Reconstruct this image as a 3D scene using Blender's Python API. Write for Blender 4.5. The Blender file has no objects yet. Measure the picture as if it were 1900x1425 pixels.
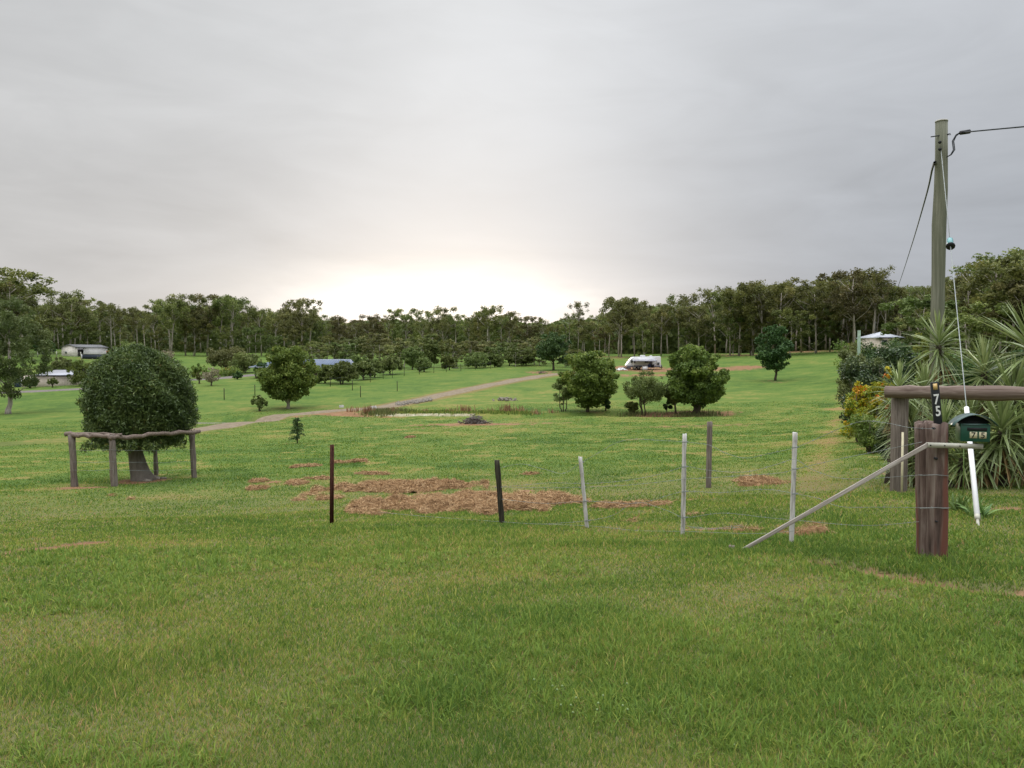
import bpy, bmesh, math, random
import numpy as np
from mathutils import Vector, Matrix

C = bpy.context.scene
COL = C.collection
R = math.radians
RNG = np.random.default_rng(7)
random.seed(7)

# ------------------------------------------------------------------ camera
FPX = 1449.0          # focal length in photo pixels (photo 1900 wide)
PITCH = R(1.86)
CAMZ = 1.6
cam_d = bpy.data.cameras.new('camera')
cam_d.sensor_width = 36.0
cam_d.lens = 36.0 * FPX / 1900.0
cam_d.clip_start = 0.05
cam_d.clip_end = 5000
cam = bpy.data.objects.new('camera', cam_d)
cam.location = (0, 0, CAMZ)
cam.rotation_euler = (math.pi / 2 - PITCH, 0, 0)
COL.objects.link(cam)
C.camera = cam
C.render.resolution_x, C.render.resolution_y = 1024, 768
C.view_settings.view_transform = 'Standard'
C.view_settings.look = 'None'
C.view_settings.exposure = 0.0
C.view_settings.gamma = 1.0
C.cycles.max_bounces = 6
C.cycles.diffuse_bounces = 3
C.cycles.transparent_max_bounces = 6
C.cycles.use_denoising = True

# ------------------------------------------------------------------ sky and sun
SUN_AZ = R(-4.0)      # left of the view axis
SUN_EL = R(5.0)
SD = (math.sin(SUN_AZ) * math.cos(SUN_EL), math.cos(SUN_AZ) * math.cos(SUN_EL), math.sin(SUN_EL))
W = bpy.data.worlds.new("World")
C.world = W
W.use_nodes = True
nt = W.node_tree
nt.nodes.clear()


class NB:
    """tiny node-building helper"""
    def __init__(s, tree):
        s.t = tree
    def n(s, typ, **kw):
        nd = s.t.nodes.new(typ)
        for k, v in kw.items():
            setattr(nd, k, v)
        return nd
    def put(s, sock, v):
        if hasattr(v, 'is_output') or isinstance(v, bpy.types.NodeSocket):
            s.t.links.new(v, sock)
        else:
            sock.default_value = v
    def m(s, op, a, b=0.0, c=0.0, clamp=False):
        nd = s.n('ShaderNodeMath', operation=op, use_clamp=clamp)
        s.put(nd.inputs[0], a); s.put(nd.inputs[1], b)
        if len(nd.inputs) > 2: s.put(nd.inputs[2], c)
        return nd.outputs[0]
    def mix(s, f, a, b, blend='MIX'):
        nd = s.n('ShaderNodeMix', data_type='RGBA', blend_type=blend)
        s.put(nd.inputs[0], f); s.put(nd.inputs[6], a); s.put(nd.inputs[7], b)
        return nd.outputs[2]
    def noise(s, vec, scale, detail=4, rough=0.55, dist=0.0):
        nd = s.n('ShaderNodeTexNoise')
        if vec is not None: s.put(nd.inputs['Vector'], vec)
        nd.inputs['Scale'].default_value = scale
        nd.inputs['Detail'].default_value = detail
        nd.inputs['Roughness'].default_value = rough
        nd.inputs['Distortion'].default_value = dist
        return nd.outputs[0]
    def ramp(s, f, stops):
        nd = s.n('ShaderNodeValToRGB')
        s.put(nd.inputs[0], f)
        e = nd.color_ramp.elements
        while len(e) < len(stops): e.new(0.5)
        for el, (p, c) in zip(e, stops):
            el.position = p; el.color = (c[0], c[1], c[2], 1)
        return nd.outputs[0]
    def smooth(s, v, a, b):
        nd = s.n('ShaderNodeMapRange', interpolation_type='SMOOTHSTEP')
        s.put(nd.inputs[0], v)
        nd.inputs[1].default_value = a; nd.inputs[2].default_value = b
        return nd.outputs[0]


b = NB(nt)
tc = b.n('ShaderNodeTexCoord')
sep = b.n('ShaderNodeSeparateXYZ')
nt.links.new(tc.outputs['Generated'], sep.inputs[0])
X, Y_, Z = sep.outputs
zc = b.m('MAXIMUM', Z, 0.0)
den = b.m('ADD', zc, 0.10)
cmb = b.n('ShaderNodeCombineXYZ')
b.put(cmb.inputs[0], b.m('DIVIDE', X, den)); b.put(cmb.inputs[1], b.m('DIVIDE', Y_, den))
pl = cmb.outputs[0]
n1 = b.noise(pl, 0.55, 5, 0.55, 0.6)
n2 = b.noise(pl, 1.7, 4, 0.5, 0.3)
mapn = b.n('ShaderNodeMapping'); mapn.inputs['Scale'].default_value = (3.0, 3.0, 11.0)
nt.links.new(tc.outputs['Generated'], mapn.inputs[0])
n3 = b.noise(mapn.outputs[0], 1.6, 5, 0.55, 0.7)
# overcast base: darker towards the horizon and to the right, brighter overhead
side = b.smooth(X, -0.62, 0.66)
lowc = b.mix(side, (0.59, 0.58, 0.575, 1), (0.39, 0.42, 0.47, 1))
highc = b.mix(side, (0.64, 0.65, 0.66, 1), (0.58, 0.605, 0.645, 1))
base = b.mix(b.smooth(Z, 0.02, 0.40), lowc, highc)
cl = b.m('ADD', b.m('MULTIPLY', b.m('SUBTRACT', n1, 0.5), 0.42), b.m('MULTIPLY', b.m('SUBTRACT', n3, 0.5), 0.34))
cl = b.m('ADD', cl, b.m('MULTIPLY', b.m('SUBTRACT', n2, 0.5), 0.10))
zen = b.m('ADD', 1.0, b.m('MULTIPLY', b.smooth(Z, 0.42, 0.90), 4.6))
gain = b.m('MULTIPLY', b.m('ADD', 1.0, cl), zen)
# glow of the hidden sun
def lobe(cx, cz, wx, wz, amp, warp=0.0, pw=1.0):
    dx = b.m('DIVIDE', b.m('SUBTRACT', X, cx), wx)
    dz = b.m('DIVIDE', b.m('SUBTRACT', Z, cz), wz)
    d = b.m('ADD', b.m('MULTIPLY', dx, dx), b.m('MULTIPLY', dz, dz))
    if warp:
        d = b.m('ADD', d, b.m('MULTIPLY', b.m('SUBTRACT', n3, 0.5), warp))
    d = b.m('MAXIMUM', d, 0.0)
    if pw != 1.0: d = b.m('POWER', d, pw)
    g = b.m('EXPONENT', b.m('MULTIPLY', d, -1.0))
    front = b.smooth(Y_, 0.0, 0.3)
    return b.m('MULTIPLY', b.m('MULTIPLY', g, front), amp)
core = lobe(-0.09, 0.058, 0.205, 0.050, 0.55, 2.0, 1.1)
halo = lobe(-0.06, 0.08, 0.32, 0.13, 0.20, 0.8)
wide = lobe(-0.03, 0.30, 0.24, 0.36, 0.20, 0.5)
glow = b.mix(1.0, b.mix(core, (0, 0, 0, 1), (1.15, 1.04, 0.88, 1)), b.mix(halo, (0, 0, 0, 1), (1.0, 0.93, 0.84, 1)), 'ADD')
glow = b.mix(1.0, glow, b.mix(wide, (0, 0, 0, 1), (1.0, 0.98, 0.95, 1)), 'ADD')
gcol = b.n('ShaderNodeVectorMath', operation='SCALE')
b.put(gcol.inputs[0], base); b.put(gcol.inputs[3], gain)
skyc = b.mix(1.0, gcol.outputs[0], glow, 'ADD')
skt = b.n('ShaderNodeTexSky', sky_type='NISHITA')
skt.sun_disc = False
skt.sun_elevation = SUN_EL
skt.sun_rotation = SUN_AZ
skt.air_density = 1.0; skt.dust_density = 2.0
bg1 = b.n('ShaderNodeBackground'); nt.links.new(skt.outputs[0], bg1.inputs[0]); bg1.inputs[1].default_value = 0.05
bg2 = b.n('ShaderNodeBackground'); nt.links.new(skyc, bg2.inputs[0]); bg2.inputs[1].default_value = 1.0
# the cloud deck hides most of the clear sky behind it
ms = b.n('ShaderNodeMixShader'); ms.inputs[0].default_value = 0.94
nt.links.new(bg1.outputs[0], ms.inputs[1]); nt.links.new(bg2.outputs[0], ms.inputs[2])
wo = b.n('ShaderNodeOutputWorld'); nt.links.new(ms.outputs[0], wo.inputs[0])

sl = bpy.data.lights.new('sun', 'SUN')
sl.energy = 0.9; sl.angle = R(14); sl.color = (1.0, 0.90, 0.76)
so = bpy.data.objects.new('sun', sl)
so.rotation_euler = Vector((-SD[0], -SD[1], -SD[2])).to_track_quat('-Z', 'Y').to_euler()
so.location = (0, 0, 30)
COL.objects.link(so)

# ------------------------------------------------------------------ helpers: pixels to the world
def P(px, py, Y):
    x = (px - 950) / FPX; yc = (712.5 - py) / FPX
    d = Vector((x, math.cos(PITCH) + yc * math.sin(PITCH), -math.sin(PITCH) + yc * math.cos(PITCH)))
    d *= Y / d.y
    return Vector((d.x, Y, CAMZ + d.z))

def _h(ix, iy, seed):
    h = (ix.astype(np.int64) * 374761393 + iy.astype(np.int64) * 668265263 + seed * 974634777) & 0xffffffff
    h = ((h ^ (h >> 13)) * 1274126177) & 0xffffffff
    return ((h ^ (h >> 16)) & 0xffffff) / float(0xffffff)

def vnoise(x, y, seed=0):
    x = np.asarray(x, float); y = np.asarray(y, float)
    ix = np.floor(x); iy = np.floor(y); fx = x - ix; fy = y - iy
    fx = fx * fx * (3 - 2 * fx); fy = fy * fy * (3 - 2 * fy)
    a = _h(ix, iy, seed); c = _h(ix + 1, iy, seed); d = _h(ix, iy + 1, seed); e = _h(ix + 1, iy + 1, seed)
    return (a * (1 - fx) + c * fx) * (1 - fy) + (d * (1 - fx) + e * fx) * fy

def fbm(x, y, seed=0, o=4):
    s = 0; a = 1; t = 0
    for i in range(o):
        s = s + a * vnoise(x * 2 ** i + 17.3 * i, y * 2 ** i - 9.1 * i, seed + i); t += a; a *= 0.5
    return s / t

def sstep(v, a, b_):
    t = np.clip((v - a) / (b_ - a), 0, 1)
    return t * t * (3 - 2 * t)

# ground: drop below the camera along a few view columns (metres)
ROWS = [0.3, 3, 5, 7, 9, 11, 13, 18, 25, 35, 50, 62, 75, 100, 130, 160, 200, 260, 400, 900]
TAB = {
    -500: [1.6, 1.60, 1.65, 1.85, 2.1, 2.3, 2.6, 3.1, 3.6, 4.1, 4.8, 5.3, 5.6, 5.3, 4.7, 3.0, 0.2, -3, -9, -20],
    0:    [1.6, 1.60, 1.65, 1.85, 2.1, 2.35, 2.6, 3.1, 3.6, 4.1, 4.8, 5.3, 5.55, 5.25, 4.65, 2.9, 0.1, -2.5, -8, -18],
    400:  [1.6, 1.60, 1.65, 1.84, 2.08, 2.36, 2.62, 3.1, 3.5, 4.0, 4.6, 4.95, 4.75, 4.15, 3.1, 2.1, 1.0, -0.5, -4, -14],
    700:  [1.6, 1.60, 1.65, 1.82, 2.06, 2.32, 2.55, 3.0, 3.4, 3.9, 4.45, 4.65, 4.6, 3.85, 2.65, 1.6, 0.6, -0.8, -4, -14],
    950:  [1.6, 1.59, 1.65, 1.80, 2.05, 2.28, 2.5, 2.9, 3.3, 3.8, 4.3, 4.5, 4.4, 3.6, 2.25, 1.2, 0.3, -1.0, -4, -14],
    1170: [1.6, 1.58, 1.64, 1.78, 2.0, 2.2, 2.4, 2.75, 3.2, 3.7, 4.2, 4.45, 4.2, 3.3, 2.2, 1.5, -0.3, -1.6, -5, -14],
    1435: [1.6, 1.58, 1.64, 1.76, 1.94, 2.12, 2.28, 2.6, 3.0, 3.5, 4.0, 4.25, 4.0, 3.25, 1.9, 0.3, -1.4, -2.6, -6, -15],
    1600: [1.6, 1.58, 1.64, 1.76, 1.9, 2.04, 2.15, 2.4, 2.75, 3.1, 3.4, 3.4, 3.05, 2.0, 0.4, -1.1, -2.3, -3.4, -7, -16],
    1900: [1.6, 1.58, 1.64, 1.75, 1.86, 1.98, 2.08, 2.28, 2.5, 2.65, 2.8, 2.6, 2.2, 1.1, -0.4, -1.8, -3.0, -4.2, -8, -18],
    2400: [1.6, 1.58, 1.64, 1.75, 1.85, 1.95, 2.0, 2.2, 2.4, 2.5, 2.6, 2.4, 2.0, 0.9, -0.6, -2.0, -3.2, -4.5, -8, -18],
}
_th = np.array([math.atan((k - 950) / FPX) for k in TAB])
_lr = np.linspace(math.log(0.3), math.log(1200), 240)
_thg = np.linspace(R(-60), R(60), 200)
_z = np.zeros((200, 240))
_colz = []
for k, v in TAB.items():
    u = (k - 950) / FPX; sec = math.sqrt(1 + u * u)
    _colz.append(np.interp(_lr, np.log(np.array(ROWS) * sec), CAMZ - np.array(v)))
_colz = np.array(_colz)
for j in range(240):
    _z[:, j] = np.interp(_thg, _th, _colz[:, j])
def _blur(a, n, ax):
    k = np.hanning(n + 2)[1:-1]; k /= k.sum()
    pad = [(0, 0), (0, 0)]; pad[ax] = (n // 2, n // 2)
    ap = np.pad(a, pad, mode='edge')
    return np.apply_along_axis(lambda v: np.convolve(v, k, 'valid'), ax, ap)
_z = _blur(_blur(_z, 9, 1), 21, 0)
_mean = _z.mean(0)

def line_d(x, y, pts):
    """distance to a polyline"""
    best = np.full(np.shape(x), 1e9)
    for (ax, ay), (bx, by) in zip(pts[:-1], pts[1:]):
        dx, dy = bx - ax, by - ay
        t = np.clip(((x - ax) * dx + (y - ay) * dy) / (dx * dx + dy * dy + 1e-9), 0, 1)
        best = np.minimum(best, np.hypot(x - ax - t * dx, y - ay - t * dy))
    return best

def G0(x, y):
    x = np.asarray(x, float); y = np.asarray(y, float)
    r = np.maximum(np.hypot(x, y), 0.31); th = np.arctan2(x, y)
    tj = (np.log(r) - _lr[0]) / (_lr[1] - _lr[0]); tj = np.clip(tj, 0, 238.999)
    ti = (np.clip(th, _thg[0], _thg[-1]) - _thg[0]) / (_thg[1] - _thg[0]); ti = np.clip(ti, 0, 198.999)
    i = ti.astype(int); j = tj.astype(int); fi = ti - i; fj = tj - j
    z = (_z[i, j] * (1 - fj) + _z[i, j + 1] * fj) * (1 - fi) + (_z[i + 1, j] * (1 - fj) + _z[i + 1, j + 1] * fj) * fi
    m = _mean[j] * (1 - fj) + _mean[j + 1] * fj
    w = sstep(np.abs(th), R(58), R(110))
    return z * (1 - w) + m * w

def g0_at(px, py):
    """first hit of the pixel's ray with the smooth ground"""
    Y = 2.0
    while Y < 500:
        p = P(px, py, Y)
        if p.z <= float(G0(p.x, p.y)): break
        Y *= 1.01
    return (p.x, p.y)

CREEK = [g0_at(px, py) for px, py in ((660, 768), (760, 771), (860, 772), (960, 772), (1060, 769), (1130, 769), (1190, 770), (1270, 770), (1345, 769))]
BANK = [g0_at(px, py) for px, py in ((1165, 770), (1225, 770.5), (1290, 770.5), (1340, 769))]
POND = [g0_at(px, py) for px, py in ((345, 779), (390, 778), (430, 777), (462, 777))]
RUT = [g0_at(px, py) for px, py in ((1540, 1050), (1640, 1066), (1760, 1085), (1900, 1103), (2100, 1125))]
LANE = [g0_at(px, py) for px, py in ((1572, 660), (1568, 700), (1560, 745), (1545, 800), (1515, 870), (1470, 960))]
ARC = [g0_at(px, py) for px, py in ((-60, 1042), (30, 1027), (110, 1017), (180, 1010))]

def G(x, y):
    x = np.asarray(x, float); y = np.asarray(y, float)
    z = G0(x, y)
    r = np.hypot(x, y)
    z = z + (fbm(x * 0.35, y * 0.35, 3, 3) - 0.5) * 0.10 * sstep(r, 1.0, 6.0) * 1.0
    z = z + (fbm(x * 1.8, y * 1.8, 5, 3) - 0.5) * 0.045 * (1 - sstep(r, 12, 30))
    z = z + (fbm(x * 0.06, y * 0.06, 9, 3) - 0.5) * 0.7 * sstep(r, 40, 110)
    z = z - 0.42 * np.exp(-(line_d(x, y, CREEK) / 1.5) ** 2)
    z = z - 0.30 * np.exp(-(line_d(x, y, BANK) / 1.1) ** 2)
    z = z - 0.75 * np.exp(-(line_d(x, y, POND) / 2.3) ** 2)
    z = z - 0.10 * np.exp(-(line_d(x, y, RUT) / 0.15) ** 2)
    return z

def g1(x, y): return float(G(np.array([x]), np.array([y]))[0])

def _ray(px, py, Ys):
    a_ = P(px, py, 1.0)
    k = a_.x; m_ = a_.z - CAMZ
    return Ys * k, CAMZ + Ys * m_

def gat(px, py, Ymin=2.0):
    """where the pixel's ray meets the ground"""
    Ys = np.geomspace(Ymin, 600, 420)
    for _ in range(3):
        x_, z_ = _ray(px, py, Ys)
        hit = np.nonzero(z_ <= G(x_, Ys))[0]
        k = int(hit[0]) if len(hit) else len(Ys) - 1
        lo = Ys[max(k - 1, 0)]; hi = Ys[k]
        Ys = np.linspace(lo, hi, 12)
    p = P(px, py, float(hi))
    return Vector((p.x, p.y, g1(p.x, p.y)))

def gY(px, Y):
    x = (px - 950) / FPX * Y
    return Vector((x, Y, g1(x, Y)))

def mpp(Y): return Y / FPX      # metres per photo pixel at that depth

# ------------------------------------------------------------------ helpers: objects
def tag(o, label=None, cat=None, group=None, kind=None):
    if label: o['label'] = label
    if cat: o['category'] = cat
    if group: o['group'] = group
    if kind: o['kind'] = kind
    return o

def empty(name, loc, label, cat, group=None, rz=0.0):
    o = bpy.data.objects.new(name, None)
    COL.objects.link(o)
    o.location = loc; o.rotation_euler = (0, 0, rz)
    o.empty_display_size = 0.2
    return tag(o, label, cat, group)

class MB:
    """collects faces (quads and triangles) with one float tint per vertex"""
    def __init__(s):
        s.v = []; s.f = []; s.t = []; s.n = 0
    def add(s, v, f, t=0.5):
        v = np.asarray(v, float).reshape(-1, 3)
        f = np.asarray(f, int) + s.n
        s.v.append(v); s.f.append(f)
        s.t.append(np.full(len(v), t, float) if np.isscalar(t) else np.asarray(t, float))
        s.n += len(v)
        return s
    def polys(s, v, faces, t=0.5):
        v = np.asarray(v, float).reshape(-1, 3)
        for f in faces:
            s.f.append(np.array([[i + s.n for i in f]]))
        s.v.append(v); s.t.append(np.full(len(v), t, float)); s.n += len(v)
        return s
    def box(s, x0, x1, y0, y1, z0, z1, M=None, t=0.5):
        v = [(x, y, z) for z in (z0, z1) for x, y in ((x0, y0), (x1, y0), (x1, y1), (x0, y1))]
        if M is not None: v = [tuple(M @ Vector(p)) for p in v]
        return s.add(v, [[0, 3, 2, 1], [4, 5, 6, 7], [0, 1, 5, 4], [1, 2, 6, 5], [2, 3, 7, 6], [3, 0, 4, 7]], t)
    def tube(s, pts, rad, n=8, t=0.5, cap=True, rough=0.0, seed=0):
        pts = [Vector(p) for p in pts]
        if np.isscalar(rad): rad = [rad] * len(pts)
        rr = random.Random(seed); vs = []
        prev = None
        for i, p in enumerate(pts):
            d = (pts[min(i + 1, len(pts) - 1)] - pts[max(i - 1, 0)]).normalized()
            if prev is None:
                a = d.orthogonal().normalized()
            else:
                a = (prev - d * prev.dot(d))
                a = a.normalized() if a.length > 1e-6 else d.orthogonal().normalized()
            prev = a
            bb = d.cross(a)
            for k in range(n):
                an = 2 * math.pi * k / n
                q = rad[i] * (1 + rough * (rr.random() - 0.5) * 2)
                vs.append(p + (a * math.cos(an) + bb * math.sin(an)) * q)
        f = []
        for i in range(len(pts) - 1):
            for k in range(n):
                f.append([i * n + k, i * n + (k + 1) % n, (i + 1) * n + (k + 1) % n, (i + 1) * n + k])
        s.add([tuple(v) for v in vs], f, t)
        if cap:
            o = s.n - len(vs)
            s.f.append(np.array([[o + k for k in range(n)][::-1]]))
            e = o + (len(pts) - 1) * n
            s.f.append(np.array([[e + k for k in range(n)]]))
        return s
    def prism(s, poly, y0, y1, M=None, t=0.5):
        """outline in x,z extruded along y"""
        n = len(poly)
        v = [(x, y0, z) for x, z in poly] + [(x, y1, z) for x, z in poly]
        if M is not None: v = [tuple(M @ Vector(p)) for p in v]
        fs = [list(range(n))[::1], list(range(n, 2 * n))[::-1]]
        fs += [[i, i + n, (i + 1) % n + n, (i + 1) % n] for i in range(n)]
        return s.polys(v, fs, t)
    def build(s, name, mat, parent=None, smooth=False, loc=None):
        me = bpy.data.meshes.new(name)
        v = np.concatenate(s.v) if s.v else np.zeros((0, 3))
        t = np.concatenate(s.t) if s.t else np.zeros(0)
        idx = np.concatenate([f.ravel() for f in s.f])
        cnt = np.concatenate([np.full(f.shape[0], f.shape[1]) for f in s.f])
        me.vertices.add(len(v)); me.vertices.foreach_set('co', v.astype(np.float32).ravel())
        me.loops.add(len(idx)); me.loops.foreach_set('vertex_index', idx.astype(np.int32))
        me.polygons.add(len(cnt))
        st = np.concatenate([[0], np.cumsum(cnt)[:-1]]).astype(np.int32)
        me.polygons.foreach_set('loop_start', st)
        me.polygons.foreach_set('loop_total', cnt.astype(np.int32))
        if smooth: me.polygons.foreach_set('use_smooth', np.ones(len(cnt), bool))
        at = me.attributes.new('tint', 'FLOAT', 'POINT'); at.data.foreach_set('value', t.astype(np.float32))
        me.update(calc_edges=True); me.validate()
        me.materials.append(mat)
        o = bpy.data.objects.new(name, me)
        COL.objects.link(o)
        if parent is not None: o.parent = parent
        if loc is not None: o.location = loc
        return o

def bevel(o, w=0.01, seg=2):
    m = o.modifiers.new('bevel', 'BEVEL'); m.width = w; m.segments = seg; m.limit_method = 'ANGLE'
    return o

def copy_tree(o, parent=None):
    c = o.copy(); COL.objects.link(c); c.parent = parent
    for ch in list(o.children): copy_tree(ch, c)
    return c

# ------------------------------------------------------------------ materials
def newmat(name):
    m = bpy.data.materials.new(name); m.use_nodes = True
    t = m.node_tree; t.nodes.clear()
    q = NB(t)
    out = q.n('ShaderNodeOutputMaterial')
    return m, q, out

def attr(q, name):
    a = q.n('ShaderNodeAttribute'); a.attribute_name = name
    return a.outputs['Fac']

def bsdf(q, col, rough=0.8, spec=0.2, metal=0.0, normal=None):
    p = q.n('ShaderNodeBsdfPrincipled')
    q.put(p.inputs['Base Color'], col if not isinstance(col, tuple) else (*col[:3], 1))
    q.put(p.inputs['Roughness'], rough)
    p.inputs['Specular IOR Level'].default_value = spec
    p.inputs['Metallic'].default_value = metal
    if normal is not None: q.put(p.inputs['Normal'], normal)
    return p.outputs[0]

def bump(q, h, strength=0.4, dist=0.02):
    bn = q.n('ShaderNodeBump'); bn.inputs['Strength'].default_value = strength; bn.inputs['Distance'].default_value = dist
    q.put(bn.inputs['Height'], h)
    return bn.outputs[0]

def leaf_mat(name, stops, trans=0.25, rough=0.55, spec=0.25, vary=0.10, lift=1.6):
    m, q, out = newmat(name)
    oi = q.n('ShaderNodeObjectInfo')
    stops = [(p_, tuple(min(0.6, v_ * lift) for v_ in c_)) for p_, c_ in stops]
    col = q.ramp(attr(q, 'tint'), stops)
    hs = q.n('ShaderNodeHueSaturation')
    q.put(hs.inputs['Color'], col)
    q.put(hs.inputs['Hue'], q.m('ADD', 0.5 - vary * 0.15, q.m('MULTIPLY', oi.outputs['Random'], vary * 0.3)))
    q.put(hs.inputs['Value'], q.m('ADD', 1 - vary * 1.5, q.m('MULTIPLY', oi.outputs['Random'], vary * 3.0)))
    c = hs.outputs[0]
    d = bsdf(q, c, rough, spec)
    tr = q.n('ShaderNodeBsdfTranslucent'); q.put(tr.inputs[0], c)
    mx = q.n('ShaderNodeMixShader'); mx.inputs[0].default_value = trans
    q.t.links.new(d, mx.inputs[1]); q.t.links.new(tr.outputs[0], mx.inputs[2])
    q.t.links.new(mx.outputs[0], out.inputs[0])
    return m

def wood_mat(name, c1, c2, c3, scale=(30, 30, 2.2), rough=0.85, bmp=0.5, patch=None):
    m, q, out = newmat(name)
    t = q.n('ShaderNodeTexCoord'); mp = q.n('ShaderNodeMapping'); mp.inputs['Scale'].default_value = scale
    q.t.links.new(t.outputs['Object'], mp.inputs[0])
    g = q.noise(mp.outputs[0], 1.0, 6, 0.65, 0.4)
    big = q.noise(t.outputs['Object'], 2.5, 3, 0.5)
    col = q.ramp(g, [(0.30, c1), (0.52, c2), (0.72, c3)])
    col = q.mix(q.m('MULTIPLY', big, 0.5), col, (*c1, 1))
    if patch:
        col = q.mix(q.smooth(q.noise(mp.outputs[0], 0.28, 3, 0.5), 0.54, 0.64), col, (*patch, 1))
    q.t.links.new(bsdf(q, col, rough, 0.15, normal=bump(q, g, bmp, 0.01)), out.inputs[0])
    return m

def plain_mat(name, c, rough=0.6, spec=0.3, metal=0.0, var=0.15, scale=6.0):
    m, q, out = newmat(name)
    t = q.n('ShaderNodeTexCoord')
    n = q.noise(t.outputs['Object'], scale, 5, 0.6)
    c2 = tuple(max(0, v * (1 - var * 1.6)) for v in c)
    c3 = tuple(min(1, v * (1 + var)) for v in c)
    col = q.ramp(n, [(0.3, c2), (0.7, c3)])
    q.t.links.new(bsdf(q, col, rough, spec, metal), out.inputs[0])
    return m

def ribbed_mat(name, c, axis=0, freq=5.0, rough=0.5, metal=0.0):
    m, q, out = newmat(name)
    t = q.n('ShaderNodeTexCoord'); s = q.n('ShaderNodeSeparateXYZ')
    q.t.links.new(t.outputs['Object'], s.inputs[0])
    w = q.m('SINE', q.m('MULTIPLY', s.outputs[axis], freq * 6.283))
    n = q.noise(t.outputs['Object'], 0.8, 4, 0.6)
    col = q.ramp(n, [(0.3, tuple(v * 0.82 for v in c)), (0.7, tuple(min(1, v * 1.1) for v in c))])
    q.t.links.new(bsdf(q, col, rough, 0.3, metal, normal=bump(q, w, 0.6, 0.03)), out.inputs[0])
    return m

M = {}
M['bark_pale'] = wood_mat('bark_pale', (0.22, 0.18, 0.15), (0.42, 0.37, 0.32), (0.58, 0.53, 0.47), (3, 3, 0.8))
M['bark_dark'] = wood_mat('bark_dark', (0.05, 0.04, 0.03), (0.10, 0.08, 0.06), (0.16, 0.13, 0.10), (12, 12, 2))
M['bark_bottle'] = wood_mat('bark_bottle', (0.10, 0.085, 0.07), (0.17, 0.15, 0.125), (0.22, 0.20, 0.17), (10, 10, 3), bmp=0.3)
M['weathered'] = wood_mat('weathered', (0.07, 0.056, 0.048), (0.20, 0.165, 0.14), (0.34, 0.30, 0.26), (45, 45, 2.4))
M['rail_wood'] = wood_mat('rail_wood', (0.09, 0.062, 0.050), (0.20, 0.15, 0.125), (0.34, 0.275, 0.235), (26, 26, 0.9), bmp=0.7)
M['weathered_x'] = wood_mat('weathered_x', (0.08, 0.058, 0.048), (0.22, 0.17, 0.14), (0.34, 0.28, 0.24), (1.8, 40, 40))
M['strainer'] = wood_mat('strainer', (0.04, 0.027, 0.022), (0.16, 0.11, 0.092), (0.34, 0.28, 0.24), (20, 20, 1.6), patch=(0.15, 0.062, 0.045))
M['pale_timber'] = wood_mat('pale_timber', (0.18, 0.15, 0.13), (0.42, 0.38, 0.34), (0.62, 0.58, 0.54), (60, 60, 3))
M['white_timber'] = wood_mat('white_timber', (0.20, 0.18, 0.16), (0.60, 0.58, 0.55), (0.78, 0.76, 0.73), (40, 40, 4))
M['dark_timber'] = wood_mat('dark_timber', (0.016, 0.014, 0.010), (0.040, 0.036, 0.026), (0.09, 0.08, 0.055), (50, 50, 2.5))
M['pole'] = wood_mat('pole', (0.10, 0.105, 0.075), (0.18, 0.18, 0.135), (0.30, 0.29, 0.235), (16, 16, 0.7), bmp=0.6)
M['rust'] = wood_mat('rust', (0.025, 0.012, 0.010), (0.075, 0.026, 0.017), (0.13, 0.05, 0.03), (60, 60, 14))
M['wire'] = plain_mat('wire', (0.24, 0.26, 0.25), 0.45, 0.5, 0.2)
M['stick'] = wood_mat('stick', (0.07, 0.06, 0.05), (0.16, 0.135, 0.12), (0.30, 0.26, 0.23), (8, 8, 8))
M['galv'] = plain_mat('galv', (0.42, 0.41, 0.34), 0.55, 0.4, 0.1)
M['black'] = plain_mat('black', (0.012, 0.012, 0.014), 0.5)
M['cable'] = plain_mat('cable', (0.018, 0.022, 0.026), 0.6)
M['insulator'] = plain_mat('insulator', (0.10, 0.30, 0.31), 0.25, 0.5)
M['white_tube'] = plain_mat('white_tube', (0.78, 0.78, 0.78), 0.35, 0.4, 0, 0.05)
M['green_box'] = plain_mat('green_box', (0.008, 0.065, 0.042), 0.32, 0.5, 0, 0.2)
M['green_roof'] = plain_mat('green_roof', (0.035, 0.085, 0.075), 0.28, 0.5, 0, 0.2)
M['cream'] = plain_mat('cream', (0.62, 0.56, 0.38), 0.6)
M['digit_white'] = plain_mat('digit_white', (0.70, 0.70, 0.68), 0.5, 0.3, 0, 0.05)
M['sign_black'] = plain_mat('sign_black', (0.016, 0.018, 0.020), 0.55)
M['reflector'] = plain_mat('reflector', (0.62, 0.42, 0.16), 0.3, 0.6)
M['concrete'] = plain_mat('concrete', (0.46, 0.44, 0.41), 0.9, 0.1)
M['shed_cream'] = ribbed_mat('shed_cream', (0.60, 0.51, 0.43), 0, 4.0, 0.6)
M['shed_pale'] = ribbed_mat('shed_pale', (0.72, 0.66, 0.60), 0, 2.0, 0.6)
M['shed_wall_grey'] = ribbed_mat('shed_wall_grey', (0.52, 0.50, 0.49), 0, 2.0, 0.6)
M['roof_silver'] = ribbed_mat('roof_silver', (0.36, 0.37, 0.41), 0, 2.5, 0.35, 0.3)
M['roof_grey'] = ribbed_mat('roof_grey', (0.14, 0.14, 0.15), 0, 2.0, 0.5)
M['roof_blue'] = ribbed_mat('roof_blue', (0.095, 0.13, 0.20), 0, 2.5, 0.45)
M['roof_light'] = ribbed_mat('roof_light', (0.42, 0.44, 0.48), 0, 2.5, 0.4)
M['door_blue'] = ribbed_mat('door_blue', (0.04, 0.06, 0.11), 2, 5.0, 0.5)
M['brick'] = plain_mat('brick', (0.10, 0.07, 0.055), 0.9)
M['dark'] = plain_mat('dark', (0.015, 0.015, 0.016), 0.7)
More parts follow.
